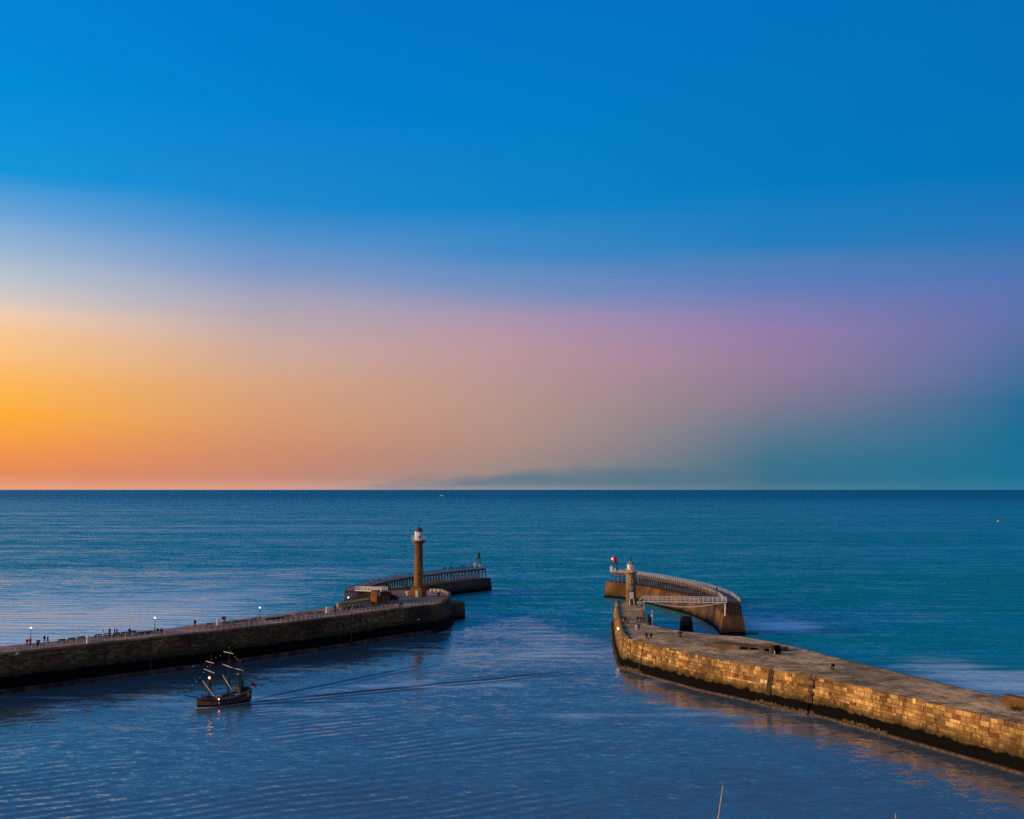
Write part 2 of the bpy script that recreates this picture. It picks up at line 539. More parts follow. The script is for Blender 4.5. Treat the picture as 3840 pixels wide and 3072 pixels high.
# ------------------------------------------------------------------ water
def water_mat():
    m = bpy.data.materials.new('sea_water')
    m.use_nodes = True
    t = NT(m.node_tree)
    pos = t.n('ShaderNodeNewGeometry').outputs['Position']
    sp = t.n('ShaderNodeSeparateXYZ', {0: pos})
    X, Y = sp.outputs[0], sp.outputs[1]
    flat = t.n('ShaderNodeCombineXYZ', {0: X, 1: Y, 2: 0.0}).outputs[0]
    rotz0 = -0.45
    # 1 out at sea, 0 inside the sheltered mouth
    open_sea = t.rng(Y, 330.0, 680.0)
    seaside = t.m('MAXIMUM', t.rng(t.m('SUBTRACT', Y, t.m('MULTIPLY', X, 1.25)), 440.0, 475.0),
                  t.m('MULTIPLY', t.rng(t.m('MULTIPLY_ADD', Y, 0.42, X), 185.0, 215.0), 1.0))
    open_sea = t.m('MAXIMUM', open_sea, seaside)
    gust = t.noise(t.map(flat, scale=(0.14, 1.0, 1.0)), 0.012, 6.0, 0.68)
    # sheltered slick water: off the beach at left, in the mouth, and outside the right pier
    westm = t.m('MULTIPLY', t.m('MULTIPLY', t.rng(X, -40.0, -140.0), t.rng(Y, 900.0, 430.0)), t.rng(t.m('SUBTRACT', Y, t.m('MULTIPLY', X, 1.25)), 430.0, 470.0))
    def blob(cx, cy, rx, ry):
        a = t.m('POWER', t.m('DIVIDE', t.m('SUBTRACT', X, cx), rx), 2.0)
        b = t.m('POWER', t.m('DIVIDE', t.m('SUBTRACT', Y, cy), ry), 2.0)
        return t.m('EXPONENT', t.m('MULTIPLY', t.m('ADD', a, b), -1.0))
    eastm = t.m('MULTIPLY', t.m('ADD', blob(99.0, 440.0, 17.0, 26.0), t.m('MULTIPLY', blob(124.0, 312.0, 24.0, 46.0), 0.8), clamp=True), seaside)
    eastm = t.m('MULTIPLY', eastm, t.rng(X, 72.0, 82.0))
    slk = t.noise(t.map(flat, loc=(31, 7, 0), rot=(0, 0, -0.25), scale=(0.6, 1.0, 1.0)), 0.03, 3.0, 0.55)
    mouth = t.m('MULTIPLY', t.rng(slk, 0.46, 0.62), t.m('MULTIPLY', t.rng(Y, 200.0, 300.0), t.rng(Y, 560.0, 430.0)))
    mouth = t.m('MAXIMUM', mouth, t.m('ADD', t.m('MULTIPLY', blob(13.0, 395.0, 13.0, 60.0), 0.9), t.m('MULTIPLY', blob(4.0, 560.0, 14.0, 45.0), 0.8)))
    mouth = t.m('MULTIPLY', mouth, t.m('SUBTRACT', 1.0, seaside))
    calm = t.m('ADD', t.m('ADD', t.m('MULTIPLY', westm, 0.95), t.m('MULTIPLY', eastm, 0.25)), t.m('MULTIPLY', mouth, 0.55), clamp=True)
    amp = t.m('MULTIPLY', t.rng(open_sea, 0.0, 1.0, 0.46, 1.0), t.rng(gust, 0.3, 0.72, 0.5, 1.4))
    bias = t.m('MULTIPLY', t.m('MULTIPLY', t.rng(open_sea, 0.0, 1.0, 0.055, 0.20), t.rng(gust, 0.32, 0.70, 0.55, 1.4)), t.m('SUBTRACT', 1.0, t.m('MULTIPLY', calm, 0.70)))
    far = t.rng(Y, 1200.0, 9000.0)
    bias = t.m('ADD', bias, t.m('MULTIPLY', far, 0.07))
    amp = t.m('MULTIPLY', amp, t.m('SUBTRACT', 1.0, t.m('MULTIPLY', calm, 0.72)))
    chop = t.noise(t.map(flat, loc=(5, 9, 0), rot=(0, 0, rotz0), scale=(0.35, 1.0, 1.0)), 0.09, 4.0, 0.65)
    bias = t.m('MULTIPLY', bias, t.rng(chop, 0.32, 0.68, 0.55, 1.55))
    amp = t.m('MULTIPLY', amp, t.rng(chop, 0.32, 0.68, 0.75, 1.25))
    rotz = -0.45

    def layer(sc, a, sx, sy, r, seed, det=2.0):
        q = t.map(flat, loc=(seed, seed * 1.7, 0), rot=(0, 0, r), scale=(sx, sy, 1))
        c = t.noise(q, sc, det, 0.55, out='Color')
        return t.vm('SCALE', t.vm('SUBTRACT', c, (0.5, 0.5, 0.5)), scale=a)

    s = layer(2.6, 0.62, 0.5, 1.0, rotz, 3.1)
    s = t.vm('ADD', s, layer(0.9, 0.66, 0.42, 1.0, rotz, 17.3))
    s = t.vm('ADD', s, layer(0.35, 0.22, 0.34, 1.0, rotz * 0.7, 41.7))
    s = t.vm('ADD', s, t.vm('SCALE', layer(0.05, 0.18, 0.2, 1.0, 0.0, 77.7), scale=open_sea))
    s = t.vm('SCALE', s, scale=amp)
    # regular swell ripples that run in through the mouth
    dn = Vector((-0.516, 0.857, 0.0))
    ph = t.m('MULTIPLY', t.vm('DOT_PRODUCT', flat, tuple(dn)), 2 * math.pi / 3.6)
    ph = t.m('ADD', ph, t.m('MULTIPLY', t.noise(flat, 0.035, 2.0, 0.5), 14.0))
    patch = t.m('MULTIPLY', t.rng(t.noise(flat, 0.02, 3.0, 0.5), 0.40, 0.62), t.m('MULTIPLY', t.rng(Y, 330.0, 230.0), t.rng(X, 35.0, -15.0)))
    s = t.vm('ADD', s, t.vm('SCALE', tuple(dn), scale=t.m('MULTIPLY', t.m('SINE', ph), t.m('MULTIPLY', patch, 0.075))))
    # second set: long low waves across the mouth
    dm = Vector((0.10, 0.995, 0.0))
    ph2 = t.m('ADD', t.m('MULTIPLY', t.vm('DOT_PRODUCT', flat, tuple(dm)), 2 * math.pi / 9.0), t.m('MULTIPLY', t.noise(flat, 0.012, 2.0, 0.5), 26.0))
    s = t.vm('ADD', s, t.vm('SCALE', tuple(dm), scale=t.m('MULTIPLY', t.m('SINE', ph2), t.m('ADD', t.m('MULTIPLY', open_sea, 0.02), t.m('MULTIPLY', calm, 0.03)))))

    def wake(A, B, w0, w1, k, a):
        A, B = Vector((A[0], A[1], 0)), Vector((B[0], B[1], 0))
        d = B - A
        L = d.length
        d.normalize()
        nn = Vector((-d.y, d.x, 0))
        rel = t.vm('SUBTRACT', flat, tuple(A))
        al = t.m('DIVIDE', t.vm('DOT_PRODUCT', rel, tuple(d)), L)
        wv = t.m('MULTIPLY', t.m('SUBTRACT', t.noise(flat, 0.05, 2.0, 0.5), 0.5), t.m('MULTIPLY', al, 6.0))
        ds = t.m('ADD', t.vm('DOT_PRODUCT', rel, tuple(nn)), wv)
        wid = t.m('ADD', w0, t.m('MULTIPLY', t.m('MAXIMUM', al, 0.0), w1))
        env = t.m('EXPONENT', t.m('MULTIPLY', t.m('POWER', t.m('DIVIDE', ds, wid), 2.0), -1.0))
        env = t.m('MULTIPLY', env, t.m('MULTIPLY', t.rng(al, -0.01, 0.03), t.rng(al, 1.0, 0.35)))
        return t.vm('SCALE', tuple(nn), scale=t.m('MULTIPLY', t.m('MULTIPLY', t.m('MULTIPLY_ADD', t.m('SINE', t.m('MULTIPLY', ds, k)), 0.55, 0.5), env), a))

    a0 = P(950, 2636)
    s = t.vm('ADD', s, wake(a0, P(2330, 2500), 2.0, 2.4, 1.5, 0.95))
    s = t.vm('ADD', s, wake(P(955, 2626), P(1760, 2460), 1.6, 3.0, 1.6, 0.42))
    s = t.vm('ADD', s, wake(P(935, 2644), P(1500, 2630), 1.6, 5.0, 1.5, 0.25))
    bias = t.m('ADD', bias, t.m('MULTIPLY', patch, 0.03))
    ss = t.n('ShaderNodeSeparateXYZ', {0: s})
    # wave fronts lean to the shore, more so on the open sea
    nrm = t.vm('NORMALIZE', t.n('ShaderNodeCombineXYZ', {0: t.m('MULTIPLY', ss.outputs[0], -1.0), 1: t.m('SUBTRACT', t.m('MULTIPLY', ss.outputs[1], -1.0), bias), 2: 1.0}).outputs[0])
    # foam by the piers, with pale sky sheen put into the same colour
    fr = t.noise(t.map(flat, rot=(0, 0, 0.12), scale=(0.22, 1.0, 1.0)), 0.16, 5.0, 0.65)
    fm = t.m('ADD', t.m('ADD', t.m('MULTIPLY', westm, 0.75), t.m('MULTIPLY', mouth, 0.5)), t.m('MULTIPLY', eastm, 0.95))
    froth_sheen = t.m('MULTIPLY', t.rng(fr, t.m('SUBTRACT', 0.62, t.m('MULTIPLY', fm, 0.55)), t.m('SUBTRACT', 0.80, t.m('MULTIPLY', fm, 0.3))), fm)
    deep = t.mix(open_sea, (0.075, 0.115, 0.115), t.mix(far, (0.000, 0.215, 0.205), (0.001, 0.085, 0.10)))
    col = t.mix(froth_sheen, deep, (0.70, 0.92, 0.92))
    rough = t.m('ADD', t.m('MULTIPLY', open_sea, t.rng(calm, 0.0, 1.0, 0.10, 0.01)), t.m('ADD', t.rng(calm, 0.0, 1.0, 0.10, 0.04), t.m('MULTIPLY', froth_sheen, 0.25)))
    b = t.n('ShaderNodeBsdfPrincipled', {'Base Color': col, 'Roughness': rough, 'IOR': t.rng(open_sea, 0.0, 1.0, 1.6, 1.5), 'Specular IOR Level': 0.5, 'Normal': nrm})
    t.n('ShaderNodeOutputMaterial', {'Surface': b.outputs[0]})
    return m


M_WATER = water_mat()
wb = MB()
rings = [0.0, 300.0, 900.0, 3000.0, 12000.0, 50000.0, 200000.0]
nseg = 64
vs = [(0, 350, 0)]
for r_ in rings[1:]:
    vs += [(r_ * math.cos(2 * math.pi * i / nseg), 350 + r_ * math.sin(2 * math.pi * i / nseg), 0) for i in range(nseg)]
fs = [(0, 1 + i, 1 + (i + 1) % nseg) for i in range(nseg)]
for k in range(len(rings) - 2):
    a, b = 1 + k * nseg, 1 + (k + 1) * nseg
    fs += [(a + i, b + i, b + (i + 1) % nseg, a + (i + 1) % nseg) for i in range(nseg)]
wb.add(vs, fs)
tag(wb.build('sea', M_WATER), 'blue evening sea and harbour water out to the horizon', None, None, 'structure')


# ------------------------------------------------------------------ masonry tools
STONE_MESH = {}


def stone_meshes(matl, key):
    if key in STONE_MESH:
        return STONE_MESH[key]
    out = []
    for k in range(5):
        me = bpy.data.meshes.new('stone_block')
        j = lambda a: rnd.uniform(-a, a)
        v = [(-.5, 0, -.5), (.5, 0, -.5), (.5, 0, .5), (-.5, 0, .5)]
        v += [(x * 0.965 + j(.01), 0.7 + j(.05), z * 0.93 + j(.015)) for x, _, z in v[:4]]
        v += [(x * 0.85 + j(.02), 1.0 + j(.2), z * 0.75 + j(.04)) for x, _, z in v[:4]]
        f = [(0, 1, 5, 4), (1, 2, 6, 5), (2, 3, 7, 6), (3, 0, 4, 7), (4, 5, 9, 8), (5, 6, 10, 9), (6, 7, 11, 10), (7, 4, 8, 11), (8, 9, 10, 11)]
        me.from_pydata(v, [], f)
        me.materials.append(matl)
        out.append(me)
    STONE_MESH[key] = out
    return out


def masonry(root, path, ztop, courses, batter, matl, key, length, s0=0.0, s1=None, limit=300, miss=0.0, proud=0.07, jag=None):
    """courses: (z_low, z_high); batter(z) -> outward offset. Nearest blocks are parts, the rest one joined part."""
    s1 = path.len if s1 is None else s1
    blocks = []
    for ci, (za, zb) in enumerate(courses):
        s = s0 + rnd.uniform(0, length[0])
        while s < s1 - 0.4:
            L = rnd.uniform(*length)
            if s + L > s1:
                break
            zc = (za + zb) / 2
            skip = rnd.random() < miss * (2.5 if ci == len(courses) - 1 else 1.0)
            if not skip:
                p, tg, nr = path.at(s + L / 2)
                o = batter(zc) - 0.02
                jg = rnd.uniform(-0.25, 0.32) if (jag and ci == len(courses) - 1) else 0.0
                pos = Vector((p.x + nr.x * o, p.y + nr.y * o, zc + jg / 2))
                blocks.append((pos, math.atan2(nr.y, nr.x) - math.pi / 2, L - 0.045, zb - za - 0.045 + jg, proud * rnd.uniform(0.6, 1.5)))
            s += L
    def inside(b):
        u, v = seen(b[0])
        return -40 < u < 3880 and v < 3100
    vis = [b for b in blocks if inside(b)]
    vis.sort(key=lambda b: b[0].length)
    single = vis[:limit]
    ids = set(id(b) for b in single)
    rest = [b for b in blocks if id(b) not in ids]
    ml = stone_meshes(matl, key)
    base = parent_loc(root)
    for pos, rz, L, h, pr in single:
        o = bpy.data.objects.new('stone_block', rnd.choice(ml))
        COL.objects.link(o)
        o.parent = root
        o.location = pos - base
        o.rotation_euler = (0, 0, rz)
        o.scale = (L, pr, h)
    if rest:
        mb = MB()
        for pos, rz, L, h, pr in rest:
            ca, sa = math.cos(rz), math.sin(rz)
            vv = []
            for x, y, zz in ((-.5, 0, -.5), (.5, 0, -.5), (.5, 0, .5), (-.5, 0, .5), (-.45, 1, -.42), (.45, 1, -.42), (.45, 1, .42), (-.45, 1, .42)):
                x, y, zz = x * L, y * pr, zz * h
                vv.append((pos.x + x * ca - y * sa, pos.y + x * sa + y * ca, pos.z + zz))
            mb.add(vv, [(0, 1, 5, 4), (1, 2, 6, 5), (2, 3, 7, 6), (3, 0, 4, 7), (4, 5, 6, 7)])
        tag(mb.build('stone_courses', matl, root), kind='stuff')
    return blocks


def inside_poly(x, y, poly):
    c = False
    n = len(poly)
    j = n - 1
    for i in range(n):
        xi, yi, xj, yj = poly[i][0], poly[i][1], poly[j][0], poly[j][1]
        if (yi > y) != (yj > y) and x < (xj - xi) * (y - yi) / (yj - yi) + xi:
            c = not c
        j = i
    return c


def paving(root, poly, z, axis, size, matl, key, limit, jitter=0.025, area=None):
    ca, sa = math.cos(axis), math.sin(axis)
    us = [p[0] * ca + p[1] * sa for p in poly]
    vs_ = [-p[0] * sa + p[1] * ca for p in poly]
    slabs = []
    v = min(vs_)
    while v < max(vs_):
        w = size[1] * rnd.uniform(0.8, 1.25)
        u = min(us) - rnd.uniform(0, size[0])
        while u < max(us):
            L = size[0] * rnd.uniform(0.6, 1.5)
            cu, cv = u + L / 2, v + w / 2
            ok = True
            for du, dv in ((-.5, -.5), (.5, -.5), (.5, .5), (-.5, .5)):
                a, b = cu + du * L * .9, cv + dv * w * .9
                if not inside_poly(a * ca - b * sa, a * sa + b * ca, poly):
                    ok = False
                    break
            if ok:
                slabs.append((Vector((cu * ca - cv * sa, cu * sa + cv * ca, z)), L - 0.04, w - 0.04, 0.02 + rnd.random() * jitter))
            u += L
        v += w
    def inside(b):
        u, v = seen(b[0])
        return 0 < u < 3840 and v < 3072
    vis = sorted([b for b in slabs if inside(b)], key=lambda b: b[0].length)[:limit]
    ids = set(id(b) for b in vis)
    base = parent_loc(root)
    me = bpy.data.meshes.new('paving_slab')
    me.from_pydata([(-.5, -.5, 0), (.5, -.5, 0), (.5, .5, 0), (-.5, .5, 0), (-.47, -.46, 1), (.47, -.46, 1), (.47, .46, 1), (-.47, .46, 1)], [],
                   [(0, 1, 5, 4), (1, 2, 6, 5), (2, 3, 7, 6), (3, 0, 4, 7), (4, 5, 6, 7)])
    me.materials.append(matl)
    for pos, L, w, h in vis:
        o = bpy.data.objects.new('paving_slab', me)
        COL.objects.link(o)
        o.parent = root
        o.location = pos - base
        o.rotation_euler = (0, 0, axis)
        o.scale = (L, w, h)
    mb = MB()
    for b in slabs:
        if id(b) in ids:
            continue
        pos, L, w, h = b
        mb.box((pos.x, pos.y, pos.z + h / 2), (L, w, h), axis)
    if mb.v:
        tag(mb.build('paving', matl, root), kind='stuff')


def fan_cap(mb, poly, z):
    """flat cap over a simple polygon, triangulated by bmesh later"""
    n = len(poly)
    mb.add([(p[0], p[1], z) for p in poly], [tuple(range(n))])


# ------------------------------------------------------------------ WEST PIER (left)
ZW = 10.0
near = [z1(0, 715, ZW), z1(290, 687, ZW), z1(500, 664, ZW), z1(840, 627, ZW), z1(1100, 600, ZW), z1(1360, 571, ZW), z1(1610, 546, ZW),
        z2(0, 571, ZW), z2(300, 537, ZW), z2(600, 503, ZW), z2(870, 470, ZW), z2(1100, 440, ZW), z2(1300, 413, ZW), z2(1450, 393, ZW),
        z2(1600, 376, ZW), z2(1740, 360, ZW), z2(1815, 352, ZW)]
d0 = (near[0] - near[2]).normalized()
near = [near[0] + d0 * 70, near[0] + d0 * 25] + near
head = [zB(1420, 735, ZW), zB(1530, 655, ZW), zB(1590, 590, ZW), zB(1585, 550, ZW), zB(1500, 492, ZW), zB(1330, 440, ZW), zB(1050, 412, ZW), zB(700, 400, ZW),
        zB(300, 395, ZW), zA(1500, 400, ZW), zA(1100, 470, ZW)]
farp = [zA(900, 640, ZW), zA(500, 700, ZW), zA(100, 770, ZW), z2(1020, 378, ZW), z2(900, 390, ZW), z2(600, 431, ZW), z2(300, 469, ZW), z2(0, 505, ZW), z1(1500, 496, ZW),
        z1(1200, 526, ZW), z1(950, 555, ZW), z1(700, 582, ZW), z1(400, 620, ZW), z1(0, 656, ZW)]
d1 = (farp[-1] - farp[-4]).normalized()
farp = farp + [farp[-1] + d1 * 30, farp[-1] + d1 * 75]
near_s = resample(near + head[:4], 3.0)
WPATH = Path(near_s, side=1)
west_outline = [(p.x, p.y) for p in near_s] + [(p.x, p.y) for p in resample(head[4:], 3.0)] + [(p.x, p.y) for p in farp]
west = thing('stone_pier', 'long dark stone pier on the left with railing, lighthouse and rounded head', 'pier', (near[8].x, near[8].y, 0))
mb = MB()
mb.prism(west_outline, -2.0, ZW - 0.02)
mb.build('pier_body', M_WEST, west)
# coping course along the harbour edge
mb = MB()
for i in range(len(near_s) - 1):
    a, b = near_s[i], near_s[i + 1]
    t_ = (b - a).normalized()
    nr = Vector((t_.y, -t_.x, 0))
    q = [a + nr * 0.12, b + nr * 0.12, b - nr * 0.55, a - nr * 0.55]
    mb.prism([(v.x, v.y) for v in q], ZW - 0.35, ZW + 0.06)
mb.build('coping', M_WESTD, west)
mb = MB()
vs, fs = [], []
hn = [i for i in range(len(near_s)) if WPATH.L[i] > WPATH.len - 52.0]
for i in hn:
    p, _, nr = WPATH.at(WPATH.L[i])
    k = min(1.0, (WPATH.L[i] - (WPATH.len - 52.0)) / 40.0) ** 1.5
    for zz, off in ((ZW - 0.5, 0.0), (7.0, 0.45), (4.0, 1.0), (-2.0, 2.0)):
        vs.append((p.x + nr.x * off * k, p.y + nr.y * off * k, zz))
for i in range(len(hn) - 1):
    for k in range(3):
        fs.append((i * 4 + k, i * 4 + k + 1, (i + 1) * 4 + k + 1, (i + 1) * 4 + k))
mb.add(vs, fs)
mb.build('head_batter', M_WEST, west, smooth=True)
zc = [(0.1 + 0.55 * k, 0.1 + 0.55 * (k + 1)) for k in range(17)]
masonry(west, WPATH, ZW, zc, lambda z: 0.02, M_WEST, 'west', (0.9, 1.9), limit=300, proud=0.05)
axis_w = math.atan2(near[10].y - near[3].y, near[10].x - near[3].x)
paving(west, west_outline, ZW - 0.015, axis_w, (1.5, 0.9), M_WESTD, 'w', 0)
# low round apron at the foot of the head
mb = MB()
cap_c = P(1480 + 1700 / 7.7, 2160 + 775 / 7.7, 6.1)
ap = [(cap_c.x + 4.2 * math.cos(a), cap_c.y + 3.0 + 8.5 * math.sin(a)) for a in [2 * math.pi * i / 28 for i in range(28)]]
mb.prism(ap, -2, 6.1, grow=0.3)
mb.build('apron', M_APRON, west)
# footing that shows as a thin weedy line just above the water
mb = MB()
vs, fs = [], []
for i in range(len(near_s)):
    p, _, nr = WPATH.at(WPATH.L[i])
    for off, zz in ((-0.1, 1.25), (0.32, 1.18), (0.4, 0.9), (0.45, -1.0)):
        vs.append((p.x + nr.x * off, p.y + nr.y * off, zz))
for i in range(len(near_s) - 1):
    for k in range(3):
        fs.append((i * 4 + k, i * 4 + k + 1, (i + 1) * 4 + k + 1, (i + 1) * 4 + k))
mb.add(vs, fs)
mb.build('footing', M_LEDGEW, west)
# parapet at the seaward wing and round the head
mb = MB()
wing = [zA(70, 865, ZW), zA(230, 850, ZW), zA(560, 800, ZW), zA(930, 735, ZW)]
wing_b = [p + Vector((-1.5, 5.0, 0)) for p in wing]
mb.prism([(p.x, p.y) for p in wing] + [(p.x, p.y) for p in reversed(wing_b)], ZW - 0.1, ZW + 1.45)
mb.build('wing_parapet', M_TOWERE, west)
mb = MB()
hp = resample([zB(1300, 800, ZW), zB(1430, 728, ZW), zB(1530, 650, ZW), zB(1580, 590, ZW), zB(1575, 553, ZW), zB(1490, 497, ZW), zB(1330, 447, ZW), zB(1040, 420, ZW)], 1.6)
for a, b in zip(hp, hp[1:]):
    c_ = (a + b) / 2
    dd = b - a
    mb.box((c_.x, c_.y, ZW + 0.38 + rnd.uniform(-.05, .1)), (dd.length * 0.97, 0.9, 0.75 + rnd.uniform(0, .2)), math.atan2(dd.y, dd.x))
mb.build('head_parapet', M_TOWERE, west)


def wall_ladder(root, path, s, off, ztop, zbot, matl, batter=lambda z: 0.0):
    p, tg, nr = path.at(s)
    mb = MB()
    for sg in (-1, 1):
        a = Vector((p.x, p.y, 0)) + Vector((tg.x, tg.y, 0)) * (0.28 * sg)
        bot = a + Vector((nr.x, nr.y, 0)) * (off + batter(zbot))
        top = a + Vector((nr.x, nr.y, 0)) * (off + batter(ztop))
        mb.tube((bot.x, bot.y, zbot), (top.x, top.y, ztop), 0.06)
    z = zbot + 0.3
    while z < ztop:
        q = Vector((p.x, p.y, z)) + Vector((nr.x, nr.y, 0)) * (off + batter(z))
        mb.tube(q - Vector((tg.x, tg.y, 0)) * .28, q + Vector((tg.x, tg.y, 0)) * .28, 0.035)
        z += 0.33
    mb.build('ladder', matl, root)


def nearest_s(path, pt):
    best = (1e9, 0)
    for i in range(0, int(path.len * 2)):
        p, _, _ = path.at(i / 2)
        d = (p - Vector((pt[0], pt[1]))).length
        if d < best[0]:
            best = (d, i / 2)
    return best[1]


wall_ladder(west, WPATH, nearest_s(WPATH, z1(1375, 575, ZW)), 0.22, ZW, 0.5, M_TIMBER)
wall_ladder(west, WPATH, nearest_s(WPATH, z2(1135, 440, ZW)), 0.22, ZW, 0.5, M_TIMBER)


def railing(name, label, pts, step, h, rails, matl, zdeck, parent=None, r=0.045, rr=0.025, group=None):
    pp = resample(pts, step)
    root = parent or thing(name, label, 'railing', (pp[0].x, pp[0].y, zdeck), 0, group)
    base = parent_loc(root)
    one = MB().tube((0, 0, 0), (0, 0, h), r, n=6).ball((0, 0, h), r * 1.35, 6, 4)
    me = None
    for p in pp:
        if me is None:
            o = one.build('railing_post', matl, root, world=False)
            me = o.data
        else:
            o = link('railing_post', me, root)
        o.location = Vector((p.x, p.y, p.z if parent else zdeck)) - base
    for k in rails:
        mb = MB()
        mb.chain([Vector((p.x, p.y, (p.z if parent else zdeck) + h * k)) for p in pp], rr, 5)
        mb.build('rail', matl, root)
    return root


npts = [p + Vector((0, 0, 0)) for p in near[0:]]
inset = []
for i, p in enumerate(npts):
    a = npts[max(i - 1, 0)]
    b = npts[min(i + 1, len(npts) - 1)]
    t_ = (b - a).normalized()
    inset.append(p + Vector((-t_.y, t_.x, 0)) * 0.35)
railing('railing', 'pale post-and-rail railing along the harbour edge of the left pier', inset, 2.0, 1.15, (0.45, 0.95), M_RAIL, ZW + 0.06, r=0.06, rr=0.022)
railing('railing', 'short railing in front of the stone wing beside the left pier benches', [zA(130, 895, ZW), zA(500, 850, ZW), zA(930, 775, ZW)], 1.9, 1.15, (0.5, 0.95), M_RAIL, ZW, r=0.06)

# ------------------------------------------------------------------ WEST ABUTMENT + BRIDGE
abm, abr = zA(1095, 765, ZW), zA(1185, 722, ZW)
abl = abm + Vector((-2.1, 1.7, 0))
ab = thing('stone_abutment', 'golden stone bridge abutment with red box and white notice on the left pier', 'abutment', (abm.x, abm.y, ZW))
dv = Vector((-0.6, 3.6, 0))
foot = [abl, abm, abr, abr + dv, abl + dv]
mb = MB().prism([(p.x, p.y) for p in foot], ZW - 0.05, ZW + 2.9, grow=0.25)
mb.build('plinth', M_TOWER, ab)
cfoot = sum(foot, Vector()) / 5
upper = [cfoot + (p - cfoot) * 0.9 for p in foot]
mb = MB().prism([(p.x, p.y) for p in upper], ZW + 2.88, ZW + 4.3, grow=0.12)
mb.build('upper_block', M_TOWER, ab)
rend = zA(1490, 655, ZW)
for nm, off, h0, h1, dep in (('ramp_wall', 0.9, 4.1, 2.6, 2.4), ('ramp_ledge', 0.0, 2.4, 1.5, 0.95)):
    e0, e1 = abr + Vector((0.1, off, 0)), rend + Vector((0, off, 0))
    b0_, b1_ = e0 + Vector((-0.2, dep, 0)), e1 + Vector((-0.2, dep, 0))
    vs = [(q.x, q.y, ZW - .05) for q in (e0, e1, b1_, b0_)] + [(e0.x, e0.y, ZW + h0), (e1.x, e1.y, ZW + h1), (b1_.x, b1_.y, ZW + h1), (b0_.x, b0_.y, ZW + h0)]
    MB().add(vs, [(3, 2, 1, 0), (4, 5, 6, 7), (0, 1, 5, 4), (1, 2, 6, 5), (2, 3, 7, 6), (3, 0, 4, 7)]).build(nm, M_TOWER, ab)
f_n = (abm - abl).normalized()
fo = Vector((f_n.y, -f_n.x, 0))
c_ = abl.lerp(abm, 0.52) + fo * 0.06
mb = MB().box((c_.x, c_.y, ZW + 0.95), (0.5, 0.12, 0.95), math.atan2(f_n.y, f_n.x))
mb.build('red_box', M_RED, ab)
c_ = abm.lerp(abr, 0.45)
mb = MB().box((c_.x - 0.05, c_.y - 0.14, ZW + 3.3), (0.85, 0.08, 1.1), 0.15)
mb.build('notice_board', M_WHITE, ab)

